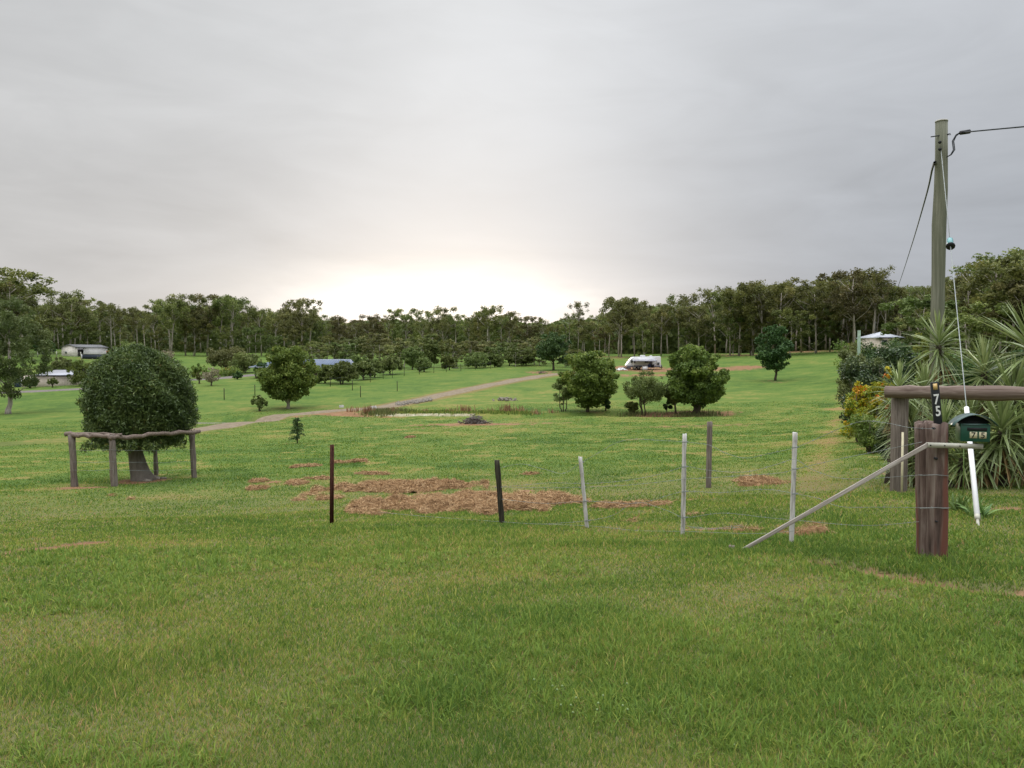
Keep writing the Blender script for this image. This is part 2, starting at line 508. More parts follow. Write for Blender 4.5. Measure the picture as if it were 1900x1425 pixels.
M['glass'] = plain_mat('glass', (0.02, 0.025, 0.03), 0.08, 0.6)
M['van_white'] = plain_mat('van_white', (0.66, 0.66, 0.67), 0.3, 0.5, 0, 0.04, 1.5)
M['awn_grey'] = plain_mat('awn_grey', (0.16, 0.155, 0.18), 0.7)
M['tyre'] = plain_mat('tyre', (0.014, 0.014, 0.014), 0.8)
M['blue_cloth'] = plain_mat('blue_cloth', (0.04, 0.06, 0.16), 0.8)
M['red_paint'] = plain_mat('red_paint', (0.30, 0.05, 0.02), 0.5)
M['tank_blue'] = plain_mat('tank_blue', (0.035, 0.045, 0.065), 0.6)
M['rock'] = plain_mat('rock', (0.22, 0.195, 0.16), 0.9, 0.1, 0, 0.35, 9)
M['antenna'] = plain_mat('antenna', (0.2, 0.2, 0.2), 0.5)
M['green_pole'] = plain_mat('green_pole', (0.20, 0.27, 0.20), 0.8)

def straw_mat():
    m, q, out = newmat('straw')
    col = q.ramp(attr(q, 'tint'), [(0.0, (0.10, 0.055, 0.026)), (0.35, (0.25, 0.145, 0.070)), (0.7, (0.40, 0.255, 0.130)), (1.0, (0.58, 0.42, 0.24))])
    q.t.links.new(bsdf(q, col, 0.85, 0.1), out.inputs[0])
    return m
M['straw'] = straw_mat()

EUC = [(0.0, (0.034, 0.040, 0.012)), (0.45, (0.066, 0.075, 0.020)), (0.8, (0.108, 0.112, 0.032)), (1.0, (0.155, 0.148, 0.046))]
M['leaf_euc'] = leaf_mat('leaf_euc', EUC, 0.36, vary=0.18, lift=2.15)
M['leaf_euc_warm'] = leaf_mat('leaf_euc_warm', [(0.0, (0.040, 0.038, 0.014)), (0.5, (0.074, 0.076, 0.025)), (1.0, (0.14, 0.13, 0.048))], 0.36, vary=0.18, lift=2.15)
M['leaf_green'] = leaf_mat('leaf_green', [(0.0, (0.040, 0.066, 0.014)), (0.5, (0.090, 0.130, 0.026)), (0.9, (0.165, 0.200, 0.042)), (1.0, (0.24, 0.17, 0.05))], 0.30, vary=0.05)
M['leaf_round'] = leaf_mat('leaf_round', [(0.0, (0.044, 0.060, 0.017)), (0.5, (0.084, 0.108, 0.030)), (1.0, (0.135, 0.155, 0.048))], 0.28, vary=0.10)
M['leaf_dark'] = leaf_mat('leaf_dark', [(0.0, (0.016, 0.034, 0.012)), (0.5, (0.032, 0.062, 0.018)), (1.0, (0.065, 0.105, 0.032))], 0.2, vary=0.08)
M['leaf_bottle'] = leaf_mat('leaf_bottle', [(0.0, (0.024, 0.040, 0.012)), (0.5, (0.054, 0.080, 0.022)), (0.95, (0.115, 0.145, 0.042)), (1.0, (0.15, 0.12, 0.04))], 0.22, 0.45, 0.35, vary=0.02)
M['leaf_deep'] = leaf_mat('leaf_deep', [(0.0, (0.016, 0.028, 0.012)), (0.6, (0.036, 0.058, 0.022)), (1.0, (0.10, 0.12, 0.04))], 0.15, 0.4, 0.4, vary=0.05)
M['leaf_gum'] = leaf_mat('leaf_gum', [(0.0, (0.035, 0.05, 0.016)), (0.5, (0.068, 0.088, 0.028)), (1.0, (0.12, 0.135, 0.05))], 0.3)
M['leaf_olive'] = leaf_mat('leaf_olive', [(0.0, (0.05, 0.055, 0.02)), (0.5, (0.085, 0.092, 0.03)), (1.0, (0.13, 0.135, 0.05))], 0.25)
M['leaf_palm'] = leaf_mat('leaf_palm', [(0.0, (0.04, 0.055, 0.012)), (0.6, (0.09, 0.11, 0.02)), (1.0, (0.15, 0.15, 0.03))], 0.25)
M['leaf_bare'] = leaf_mat('leaf_bare', [(0.0, (0.10, 0.085, 0.055)), (1.0, (0.19, 0.16, 0.11))], 0.25)
M['leaf_croton'] = leaf_mat('leaf_croton', [(0.0, (0.050, 0.090, 0.014)), (0.45, (0.16, 0.17, 0.015)), (0.75, (0.34, 0.26, 0.018)), (0.93, (0.36, 0.10, 0.014)), (1.0, (0.30, 0.045, 0.014))], 0.25, 0.4)
M['leaf_yucca'] = leaf_mat('leaf_yucca', [(0.0, (0.075, 0.10, 0.032)), (0.5, (0.135, 0.175, 0.065)), (0.9, (0.27, 0.30, 0.14)), (1.0, (0.36, 0.36, 0.18))], 0.18, 0.35, 0.5, vary=0.03)
M['leaf_yucca_dead'] = leaf_mat('leaf_yucca_dead', [(0.0, (0.08, 0.05, 0.025)), (0.6, (0.19, 0.12, 0.055)), (1.0, (0.30, 0.21, 0.10))], 0.15, 0.7, 0.2, vary=0.03)
M['leaf_lily'] = leaf_mat('leaf_lily', [(0.0, (0.04, 0.085, 0.02)), (1.0, (0.15, 0.22, 0.06))], 0.25, 0.4)
M['weed_red'] = leaf_mat('weed_red', [(0.0, (0.09, 0.045, 0.025)), (0.6, (0.19, 0.10, 0.055)), (1.0, (0.30, 0.20, 0.11))], 0.2)
M['grass'] = leaf_mat('grass', [(0.0, (0.085, 0.155, 0.030)), (0.25, (0.130, 0.215, 0.036)), (0.5, (0.195, 0.275, 0.045)), (0.72, (0.35, 0.37, 0.075)), (0.88, (0.42, 0.35, 0.12)), (1.0, (0.43, 0.27, 0.13))], 0.40, 0.6, 0.15, vary=0.0, lift=1.0)

# ------------------------------------------------------------------ ground
ROAD = [gat(px, py) for px, py in ((-160, 836), (0, 824), (120, 816), (250, 808), (372, 797), (440, 786), (510, 774.5), (580, 766), (640, 761), (700, 757.5), (760, 746), (830, 731), (900, 716), (960, 704.5), (1010, 697), (1060, 692), (1120, 689))]
ROADL = [(p.x, p.y) for p in ROAD]
def pmask(x, y, spots):
    m = np.zeros(np.shape(x))
    for (px, py, wx, wy, s) in spots:
        c = PSPOT.setdefault((px, py), gat(px, py))
        sx = wx * mpp(c.y); sy = wy * mpp(c.y)
        m = np.maximum(m, s * np.exp(-((((x - c.x) / sx) ** 2 + ((y - c.y) / sy) ** 2)) ** 1.4))
    return m
PSPOT = {}
# bare red soil and thin dry turf where the photograph shows them: px, py, width px, depth in the same unit, strength
SOIL = [(935, 928, 130, 130, .6), (840, 925, 215, 190, .62), (990, 935, 90, 110, .6), (1130, 938, 70, 50, .5), (1290, 686, 140, 90, 1.0), (1390, 681, 40, 60, .9), (1180, 684, 70, 120, .9), (1190, 697, 70, 60, .7), (1600, 655, 60, 60, .5), (1130, 663, 120, 160, .5),
        (1350, 659, 160, 140, .5), (1500, 652, 90, 120, .7), (1250, 771, 130, 40, .95), (640, 771, 70, 70, .8), (560, 773, 60, 30, .5), (700, 774, 80, 40, .45),
        (880, 787, 120, 50, .85), (1000, 785, 120, 30, .5), (790, 795, 90, 35, .35), (1005, 691, 40, 60, .6), (1400, 894, 50, 60, .7), 
        (1435, 708, 26, 50, .6), (265, 892, 40, 60, .95), (152, 905, 60, 55, .7), (1600, 1062, 50, 9, .75), (1840, 1097, 70, 9, .6), (1230, 866, 90, 60, .35), (420, 702, 90, 60, .3),
        (1300, 790, 220, 60, .45), (1180, 880, 60, 50, .35), (1250, 930, 60, 40, .5), (1380, 935, 50, 40, .5), (1330, 982, 60, 22, .8), (1700, 940, 60, 50, .3), (1870, 945, 60, 60, .55), (1820, 970, 40, 30, .5),
        (1700, 1000, 30, 30, .4), (470, 895, 90, 40, .45), (700, 858, 60, 30, .3), (230, 663, 60, 200, .5), (1700, 880, 90, 110, .6), (1560, 850, 40, 60, .25), (1620, 830, 30, 90, .6)]
DRY = [(1540, 800, 26, 320, .8), (1565, 760, 16, 300, .9), (1540, 900, 60, 150, .55), (800, 1050, 500, 160, .55), (820, 1075, 160, 60, .5), (1450, 1100, 420, 90, .55), (300, 1010, 400, 60, .55), (1250, 830, 260, 90, .5),
       (1350, 900, 200, 90, .5), (1000, 1120, 90, 40, .6), (1060, 1240, 60, 60, .5), (1640, 1380, 60, 40, .5), (760, 1330, 60, 30, .4), (200, 850, 120, 200, .2), (740, 770, 90, 25, .8), (880, 770, 160, 22, .8), (1300, 1260, 200, 80, .25)]
LUSH = [(820, 1290, 110, 60, .55), (1700, 1060, 260, 60, .8), (200, 1250, 260, 140, .35), (250, 893, 170, 40, .7), (1100, 1010, 500, 30, .5), (620, 985, 60, 25, .7), (1500, 1030, 200, 30, .7), (1735, 1045, 60, 22, .9), (920, 992, 60, 15, .7)]

def fields(x, y):
    """(soil, dry) in 0..1 over the ground"""
    n = fbm(x * 0.55, y * 0.55, 21, 5); r = np.hypot(x, y)
    nf = fbm(x * 3.1, y * 3.1, 33, 4); nl = fbm(x * 0.09, y * 0.09, 41, 4)
    nm = fbm(x * 0.22, y * 0.5, 43, 4)
    s = pmask(x, y, SOIL)
    s = np.maximum(s, 0.85 * np.exp(-(line_d(x, y, RUT) / 0.22) ** 2)); s = np.maximum(s, 0.80 * np.exp(-(line_d(x, y, ARC) / 0.26) ** 2))
    soil = sstep(s + (nf - 0.5) * 0.8 + (n - 0.5) * 0.6, 0.38, 0.66) * sstep(s, 0.03, 0.2)
    d = pmask(x, y, DRY); l = pmask(x, y, LUSH)
    dry = 0.42 + (n - 0.5) * 1.0 + (nl - 0.5) * 0.6 + (nf - 0.5) * 0.5 - 0.05 * sstep(r, 12, 22) + d * 0.42 - l * 0.38
    dry = dry + 0.34 * np.exp(-(line_d(x, y, LANE) / 0.45) ** 2) * (0.6 + 0.8 * nf)
    dry = dry + 0.10 * sstep(nm, 0.50, 0.72) * sstep(r, 12, 20)
    # scattered small scraps of old mown grass on the paddock
    sc = sstep(fbm(x * 1.1 + 5, y * 1.1, 77, 3) , 0.66, 0.74) * sstep(r, 11, 14) * (1 - sstep(r, 60, 90)) * 0.8
    dry = np.maximum(dry, sc)
    far = sstep(r, 45, 120)
    dry = dry * (1 - 0.35 * far) + 0.35 * far * 0.30
    return soil, np.clip(dry, 0, 1)

thd = np.concatenate([np.linspace(-180, -60, 40, endpoint=False), np.linspace(-60, -42, 60, endpoint=False), np.linspace(-42, 42, 820), np.linspace(42, 60, 60)[1:], np.linspace(60, 180, 41)[1:-1]])
rr = np.concatenate([[0.05, 0.3, 0.7, 1.1, 1.5], np.exp(np.linspace(math.log(1.9), math.log(330), 560)), np.exp(np.linspace(math.log(340), math.log(2500), 30))])
TH, RR = np.meshgrid(np.radians(thd), rr)
gx = RR * np.sin(TH); gy = RR * np.cos(TH); gz = G(gx, gy)
nT = len(thd); nR = len(rr)
i0 = (np.arange(nR - 1)[:, None] * nT + np.arange(nT)[None, :]).ravel()
i1 = (np.arange(nR - 1)[:, None] * nT + (np.arange(nT)[None, :] + 1) % nT).ravel()
quads = np.stack([i0, i1, i1 + nT, i0 + nT], 1)
mb = MB(); mb.add(np.stack([gx.ravel(), gy.ravel(), gz.ravel()], 1), quads)
mb.polys(np.array([[0.05 * math.sin(a), 0.05 * math.cos(a), g1(0, 0)] for a in np.radians(thd)]), [list(range(nT))[::-1]])

def ground_mat():
    m, q, out = newmat('ground')
    t = q.n('ShaderNodeTexCoord'); pos = t.outputs['Object']
    soil = attr(q, 'soil'); dry = attr(q, 'tint')
    fine = q.noise(pos, 14, 5, 0.75)
    mid = q.noise(pos, 1.7, 5, 0.65)
    vf = q.noise(pos, 70, 3, 0.7)
    d = q.m('ADD', dry, q.m('ADD', q.m('MULTIPLY', q.m('SUBTRACT', fine, 0.5), 0.55), q.m('MULTIPLY', q.m('SUBTRACT', mid, 0.5), 0.45)))
    g = q.ramp(d, [(0.0, (0.060, 0.112, 0.027)), (0.3, (0.100, 0.163, 0.034)), (0.55, (0.142, 0.188, 0.042)), (0.75, (0.22, 0.212, 0.060)), (1.0, (0.29, 0.19, 0.085))])
    g = q.mix(q.m('MULTIPLY', vf, 0.35), g, (0.03, 0.045, 0.015, 1))
    s = q.ramp(q.m('ADD', q.m('MULTIPLY', fine, 0.6), q.m('MULTIPLY', mid, 0.4)), [(0.3, (0.12, 0.062, 0.036)), (0.5, (0.235, 0.125, 0.072)), (0.7, (0.34, 0.215, 0.125))])
    # near the camera the modelled blades cover this thatch
    cd = q.n('ShaderNodeNewGeometry')
    ln = q.n('ShaderNodeVectorMath', operation='LENGTH'); q.t.links.new(cd.outputs['Position'], ln.inputs[0])
    near = q.smooth(ln.outputs['Value'], 9.0, 26.0)
    th = q.mix(fine, (0.055, 0.070, 0.026, 1), (0.22, 0.20, 0.09, 1))
    g = q.mix(near, th, g)
    col = q.mix(q.m('MULTIPLY', soil, 0.92), g, s)
    nr = bump(q, q.m('ADD', fine, q.m('MULTIPLY', vf, 0.4)), 0.55, 0.05)
    q.t.links.new(bsdf(q, col, 0.95, 0.05, normal=nr), out.inputs[0])
    return m
M['ground'] = ground_mat()
ground = mb.build('ground', M['ground'], smooth=True)
tag(ground, 'green mown paddock sloping to a creek and up the far hill', kind='structure')
soilv, dryv = fields(gx.ravel(), gy.ravel())
rd = line_d(gx.ravel(), gy.ravel(), ROADL)
soilv = np.maximum(soilv, sstep(-rd, -2.4, -1.5) * np.where(gx.ravel() < -17.5, 0.2, 0.55))
soilv = np.concatenate([soilv, np.zeros(nT)]); dryv = np.concatenate([dryv, np.full(nT, .4)])
a = ground.data.attributes.new('soil', 'FLOAT', 'POINT'); a.data.foreach_set('value', soilv.astype(np.float32))
ground.data.attributes['tint'].data.foreach_set('value', dryv.astype(np.float32))

# gravel road, a low raised strip
def dens(pts, step):
    out = []
    for i in range(len(pts) - 1):
        p0 = pts[max(i - 1, 0)]; p1 = pts[i]; p2 = pts[i + 1]; p3 = pts[min(i + 2, len(pts) - 1)]
        n = max(2, int((Vector(p2) - Vector(p1)).length / step))
        for k in range(n):
            t = k / n
            out.append(tuple(0.5 * (2 * b1 + (c - a_) * t + (2 * a_ - 5 * b1 + 4 * c - d) * t * t + (-a_ + 3 * b1 - 3 * c + d) * t ** 3) for a_, b1, c, d in zip(p0, p1, p2, p3)))
    out.append(tuple(pts[-1]))
    return out

def strip(name, pts, half, mat, lift=0.05, crown=0.05, n=9, step=0.7, seed=1):
    d = dens([(p[0], p[1]) for p in pts], step)
    rows = []
    for i, p in enumerate(d):
        a_ = Vector(d[max(i - 1, 0)]); c = Vector(d[min(i + 1, len(d) - 1)])
        t = (c - a_).normalized(); nrm = Vector((-t.y, t.x))
        hw = half * (1 + 0.16 * (float(vnoise(np.array([i * 0.23]), np.array([seed]), seed)[0]) - 0.5))
        for k in range(n):
            u = k / (n - 1) * 2 - 1
            q_ = Vector(p) + nrm * u * hw
            edge = abs(u) > 0.99
            z = g1(q_.x, q_.y) + (-0.04 if edge else lift + crown * (1 - u * u) - 0.025 * math.exp(-((abs(u) - 0.45) / 0.14) ** 2))
            rows.append((q_.x, q_.y, z))
    m_ = len(d)
    f = [[i * n + k, i * n + k + 1, (i + 1) * n + k + 1, (i + 1) * n + k] for i in range(m_ - 1) for k in range(n - 1)]
    o = MB().add(rows, [x[::-1] for x in f]).build(name, mat, smooth=True)
    return o

def gravel_mat(name, c1, c2, c3):
    m, q, out = newmat(name)
    t = q.n('ShaderNodeTexCoord'); pos = t.outputs['Object']
    a1 = q.noise(pos, 2.2, 5, 0.7); a2 = q.noise(pos, 22, 3, 0.7)
    col = q.ramp(q.m('ADD', q.m('MULTIPLY', a1, 0.65), q.m('MULTIPLY', a2, 0.35)), [(0.32, c1), (0.5, c2), (0.68, c3)])
    q.t.links.new(bsdf(q, col, 0.95, 0.08, normal=bump(q, a2, 0.5, 0.03)), out.inputs[0])
    return m
M['gravel'] = gravel_mat('gravel', (0.13, 0.10, 0.068), (0.205, 0.162, 0.112), (0.275, 0.225, 0.16))
M['asphalt'] = gravel_mat('asphalt', (0.11, 0.095, 0.085), (0.16, 0.14, 0.13), (0.21, 0.18, 0.165))
M['creek_rock'] = gravel_mat('creek_rock', (0.16, 0.14, 0.08), (0.30, 0.27, 0.17), (0.50, 0.49, 0.38))
tag(strip('gravel_road', ROAD[3:], 1.3, M['gravel'], 0.03, 0.05), 'pale gravel driveway winding up the paddock', kind='structure')
# tag(strip('dirt_track', ROAD[:5], 0.8, M['gravel'], 0.012, 0.01, step=0.5), 'faint worn dirt track across the lower paddock', kind='structure')
tag(strip('driveway', [gat(px, py) for px, py in ((-60, 731), (30, 728), (100, 725), (160, 722))], 1.5, M['asphalt'], 0.10, 0.03), 'grey driveway in front of the cream shed', kind='structure')
tag(strip('driveway', [gat(px, py) for px, py in ((330, 705), (390, 704), (440, 699), (475, 696))], 1.6, M['asphalt'], 0.10, 0.03), 'grey driveway leading to the blue roofed house', kind='structure')

# dam water and rocky creek bed
pc = [Vector((p[0], p[1], 0)) for p in POND]
wz = min(g1(p.x, p.y) for p in pc) + 0.42
def water_mat():
    m, q, out = newmat('water')
    t = q.n('ShaderNodeTexCoord')
    n = q.noise(t.outputs['Object'], 3.0, 3, 0.5)
    q.t.links.new(bsdf(q, (0.14, 0.135, 0.09), 0.22, 0.5, normal=bump(q, n, 0.08, 0.02)), out.inputs[0])
    return m
M['water'] = water_mat()
x0 = min(p.x for p in pc) - 2.5; x1 = max(p.x for p in pc) + 2.5; y0 = min(p.y for p in pc) - 2.5; y1 = max(p.y for p in pc) + 2.5
ring = []
for k in range(40):
    an = 2 * math.pi * k / 40
    ring.append(((x0 + x1) / 2 + (x1 - x0) / 2 * math.cos(an), (y0 + y1) / 2 + (y1 - y0) / 2 * math.sin(an) * 1.0, wz))
tag(MB().polys(ring, [list(range(40))]).build('dam_water', M['water']), 'shallow muddy water of the small dam beside the road', kind='structure')
cr = [gat(px, py) for px, py in ((700, 769), (760, 770.5), (820, 770), (880, 770.5), (950, 771.5))]
tag(strip('creek_bed', cr[:-1], 0.40, M['creek_rock'], 0.04, 0.04, seed=5), 'pale rocky creek bed below the reedy bank', kind='structure')
pad = gat(1190, 686)
mbp = MB(); mbp.tube([(pad.x, pad.y + 2.0, g1(pad.x, pad.y + 2) - 0.6), (pad.x, pad.y + 2.0, pad.z + 0.10)], 1.0, 4)
# ------------------------------------------------------------------ grass blades (uncountable)
def grass(name, n, r0, r1, hscale, wpx, seed, two=True, label=''):
    rng = np.random.default_rng(seed)
    r = np.exp(rng.uniform(math.log(r0), math.log(r1), n)); th = np.radians(rng.uniform(-40, 40, n))
    x = r * np.sin(th); y = r * np.cos(th)
    soil, dry = fields(x, y)
    keep = (rng.random(n) > soil * 0.97) & (line_d(x, y, ROADL) > 1.5 if r1 > 30 else np.ones(n, bool))
    x, y, r, soil, dry = (v[keep] for v in (x, y, r, soil, dry)); n = len(x)
    z = G(x, y)
    lush = 1 - dry
    tuft = sstep(fbm(x * 1.3, y * 1.3, 91, 3), 0.50, 0.72)
    pl_ = pmask(x, y, LUSH)
    h = hscale * (0.018 + 0.020 * lush + 0.028 * tuft * lush + 0.020 * pl_) * rng.uniform(0.5, 1.35, n)
    h *= np.where(rng.random(n) < 0.025, 1.9, 1.0)
    w = np.maximum(0.0028, wpx * r / 781.0) * rng.uniform(0.6, 1.3, n)
    az = rng.uniform(0, 2 * math.pi, n); lean = rng.uniform(0.15, 1.15, n) * h
    lx = np.cos(az) * lean; ly = np.sin(az) * lean
    fa = rng.uniform(-0.9, 0.9, n); sx = np.cos(fa) * w / 2; sy = np.sin(fa) * w / 2
    base = np.stack([x, y, z - 0.004], 1)
    side_ = np.stack([sx, sy, np.zeros(n)], 1)
    midp = base + np.stack([lx * 0.35, ly * 0.35, h * 0.60], 1)
    tip = base + np.stack([lx, ly, h], 1)
    bt_ = fbm(x * 0.8, y * 0.8, 55, 3)
    t = np.clip(dry * 0.60 + (bt_ - 0.5) * 0.5 + rng.normal(0.02, 0.24, n) + (rng.random(n) < 0.12) * 0.4 + soil * 0.3, 0, 1)
    m_ = MB()
    if two:
        v = np.stack([base - side_, base + side_, midp + side_ * 0.75, midp - side_ * 0.75, tip], 1).reshape(-1, 3)
        k = np.arange(n)[:, None] * 5
        m_.v.append(v); m_.t.append(np.repeat(t, 5)); m_.f.append(k + np.array([[0, 1, 2, 3]])); m_.f.append(k + np.array([[3, 2, 4]])); m_.n = len(v)
    else:
        v = np.stack([base - side_, base + side_, tip], 1).reshape(-1, 3)
        k = np.arange(n)[:, None] * 3
        m_.v.append(v); m_.t.append(np.repeat(t, 3)); m_.f.append(k + np.array([[0, 1, 2]])); m_.n = len(v)
    o = m_.build(name, M['grass'])
    return tag(o, label, 'grass', kind='stuff')
grass('grass', 560000, 2.0, 13.5, 1.0, 0.80, 11, True, 'short green lawn grass with yellow dry patches in the foreground')
grass('paddock_grass', 240000, 13.0, 75.0, 1.0, 1.0, 12, False, 'green paddock grass with scattered dry scraps')

def tufts(n, label):
    rng = np.random.default_rng(44)
    r = np.exp(rng.uniform(math.log(2.2), math.log(9.0), n)); th = np.radians(rng.uniform(-38, 38, n)); x = r * np.sin(th); y = r * np.cos(th)
    soil, dry = fields(x, y); c = fbm(x * 0.7, y * 0.7, 58, 3)
    k = (rng.random(n) < sstep(c, 0.45, 0.62)) & (soil < .3); x, y, dry = x[k], y[k], dry[k]
    nb = 11; x = np.repeat(x, nb); y = np.repeat(y, nb); dr = np.repeat(dry, nb); n = len(x)
    x = x + rng.normal(0, .022, n); y = y + rng.normal(0, .022, n); z = G(x, y)
    L_ = rng.uniform(.04, .105, n); az = rng.uniform(0, 6.283, n); el = rng.uniform(0.25, 1.3, n); w = 0.0045 * rng.uniform(.7, 1.4, n) * np.maximum(1, np.hypot(x, y) / 4)
    d = np.stack([np.cos(az) * np.cos(el), np.sin(az) * np.cos(el), np.sin(el)], 1); s_ = np.stack([-np.sin(az), np.cos(az), np.zeros(n)], 1) * w[:, None] / 2
    b0 = np.stack([x, y, z], 1); m1_ = b0 + d * L_[:, None] * .55; tip = b0 + d * L_[:, None] - np.stack([np.zeros(n), np.zeros(n), L_ * .22 * np.cos(el)], 1)
    v = np.stack([b0 - s_ * .6, b0 + s_ * .6, m1_ + s_, m1_ - s_, tip], 1).reshape(-1, 3); k = np.arange(n)[:, None] * 5
    m_ = MB(); m_.v.append(v); m_.t.append(np.repeat(np.clip(rng.normal(.24, .13, n) + .2 * dr, 0, 1), 5)); m_.f.append(k + np.array([[0, 1, 2, 3]])); m_.f.append(k + np.array([[3, 2, 4]])); m_.n = len(v)
    tag(m_.build('coarse_grass', M['grass']), label, 'grass', kind='stuff')
tufts(9000, 'coarser bright tufts of broad-bladed grass in the foreground lawn')

# clover heads and tiny white flowers in the lawn
rng = np.random.default_rng(5)
fl = MB()
for (cx, cy, s_, n_) in ((810, 1215, 60, 22), (700, 1200, 40, 9), (1060, 1330, 55, 14), (500, 1250, 200, 14), (1300, 1200, 250, 14), (330, 1120, 200, 8)):
    for _ in range(n_):
        px = cx + rng.normal(0, s_); py = min(1420, cy + rng.normal(0, s_ * 0.45))
        p = gat(px, py); z = p.z + 0.055 + rng.uniform(0, 0.03)
        r_ = 0.0032 if cx != 1060 else 0.006
        fl.tube([(p.x, p.y, z), (p.x, p.y, z + r_)], [r_, r_ * 0.6], 6, 0.9)
M['flower'] = plain_mat('flower', (0.20, 0.27, 0.11), 0.8)
tag(fl.build('clover_flowers', M['flower']), 'tiny pale clover flowers scattered through the lawn', 'flowers', kind='stuff')

# ------------------------------------------------------------------ leaves
def leaf_quads(m_, c, size, rng, aspect=0.5, tint=None, droop=0.0, flat=0.0):
    """one bent-free quad per centre; c (n,3)"""
    n = len(c)
    d = rng.normal(size=(n, 3)); d[:, 2] *= (1 - flat); d[:, 2] -= droop
    d /= np.linalg.norm(d, axis=1)[:, None] + 1e-9
    e = rng.normal(size=(n, 3)); e -= d * (e * d).sum(1)[:, None]; e /= np.linalg.norm(e, axis=1)[:, None] + 1e-9
    s_ = size * rng.uniform(0.6, 1.3, n)[:, None]
    a_ = d * s_; w = e * s_ * aspect * 0.5
    v = np.stack([c - a_ * 0.5, c + w, c + a_ * 0.5, c - w], 1).reshape(-1, 3)
    k = np.arange(n)[:, None] * 4
    t = tint if tint is not None else rng.random(n)
    m_.add(v, k + np.array([[0, 1, 2, 3]]), np.repeat(t, 4))

def blobs(centres, radii, n, rng, squash=0.8, shell=0.5):
    """points through a set of ellipsoids, denser to the outside; returns points and clump ids"""
    centres = np.asarray(centres, float); radii = np.asarray(radii, float)
    w = radii ** 2; w = w / w.sum()
    k = rng.choice(len(centres), n, p=w)
    d = rng.normal(size=(n, 3)); d /= np.linalg.norm(d, axis=1)[:, None]
    r = rng.random(n) ** shell
    p = centres[k] + d * (radii[k] * r)[:, None] * np.array([1, 1, squash])
    return p, k, r

def clump_tint(p, k, nclump, rng, base=0.45, s1=0.16, s2=0.16):
    ct = rng.normal(0, s1, nclump)
    return np.clip(base + ct[k] + rng.normal(0, s2, len(p)), 0, 1)

def branchy(m_, root, tips, r0, rng, n=6, sag=0.15):
    """limbs from a trunk point to crown clumps"""
    for t in tips:
        a_ = Vector(root); c = Vector(t)
        mid = a_.lerp(c, 0.5) + Vector((rng.normal(0, sag), rng.normal(0, sag), -sag * 0.3)) * (c - a_).length * 0.5
        m_.tube([a_, a_.lerp(mid, .5) + Vector((0, 0, 0.02)), mid, c], [r0, r0 * 0.7, r0 * 0.5, r0 * 0.2], n)

# -- eucalypts of the treeline: built at real size (about 18 m), then copied
def make_euc(kind, H, seed, leaf='leaf_euc', nleaf=3200, size=0.42, cw=0.24, base=0.42, nclump=22):
    nclump = int(nclump * 1.5); rng = np.random.default_rng(seed)
    e = empty('eucalypt', (0, 0, 0), None, None)
    tr = MB()
    lean = rng.normal(0, 0.03, 2)
    fork = H * (base + rng.uniform(-0.05, 0.1))
    tp = [(0, 0, -0.6), (lean[0] * fork * 0.5 + rng.normal(0, .12), lean[1] * fork * .5, fork * 0.5), (lean[0] * fork, lean[1] * fork, fork), (lean[0] * H * 1.2, lean[1] * H * 1.2, H * 0.80)]
    r0 = H * 0.0125
    tr.tube(tp, [r0 * 1.15, r0 * 0.85, r0 * 0.7, r0 * 0.2], 7)
    cs = []; rs = []
    for i in range(nclump):
        f = rng.uniform(0, 1) ** 0.7
        zz = H * (base + (0.93 - base) * f)
        rad = H * cw * (0.55 + 0.65 * math.sin(math.pi * (0.10 + f * 0.62))) * rng.uniform(0.15, 1)
        an = rng.uniform(0, 2 * math.pi)
        cs.append((lean[0] * zz + rad * math.cos(an), lean[1] * zz + rad * math.sin(an), zz)); rs.append(H * rng.uniform(0.032, 0.085))
    top_ = max(c[2] for c in cs) + H * 0.045
    cs = [(c[0], c[1], c[2] * H / top_) for c in cs]
    sub = cs[:12]
    for c in sub:
        st = max(fork * 0.85, c[2] - H * rng.uniform(0.15, 0.3))
        branchy(tr, (lean[0] * st, lean[1] * st, st), [c], r0 * 0.42, rng, 5, 0.12)
    tr.build('trunk', M['bark_pale'], e, smooth=True)
    cr_ = MB()
    p, k, r = blobs(cs, rs, nleaf, rng, 0.80, 0.6)
    p = p + rng.normal(0, H * 0.006, p.shape)
    leaf_quads(cr_, p, size, rng, 0.62, clump_tint(p, k, len(cs), rng), 0.25)
    cr_.build('crown', M[leaf], e)
    return e

EUCS = []
for i in range(5): EUCS.append((make_euc('a', 18, 100 + i, ['leaf_euc', 'leaf_euc_warm'][i % 2], 4600, 0.46, 0.27, 0.36, 30), 18))
for i in range(3): EUCS.append((make_euc('b', 20, 120 + i, 'leaf_euc', 2200, 0.42, 0.20, 0.54, 17), 20))
for i in range(4): EUCS.append((make_euc('c', 12, 140 + i, ['leaf_euc', 'leaf_round', 'leaf_euc_warm', 'leaf_euc'][i], 5200, 0.42, 0.34, 0.10, 36), 12))
used = set()
def place_tree(idx, loc, height, rz, label, cat, group, wide=1.0):
    e, H0 = EUCS[idx]
    if idx not in used: used.add(idx); c = e
    else: c = copy_tree(e)
    s_ = height / H0
    c.location = loc; c.scale = (s_ * wide, s_ * wide, s_); c.rotation_euler = (0, 0, rz)
    tag(c, label, cat, group)
    return c

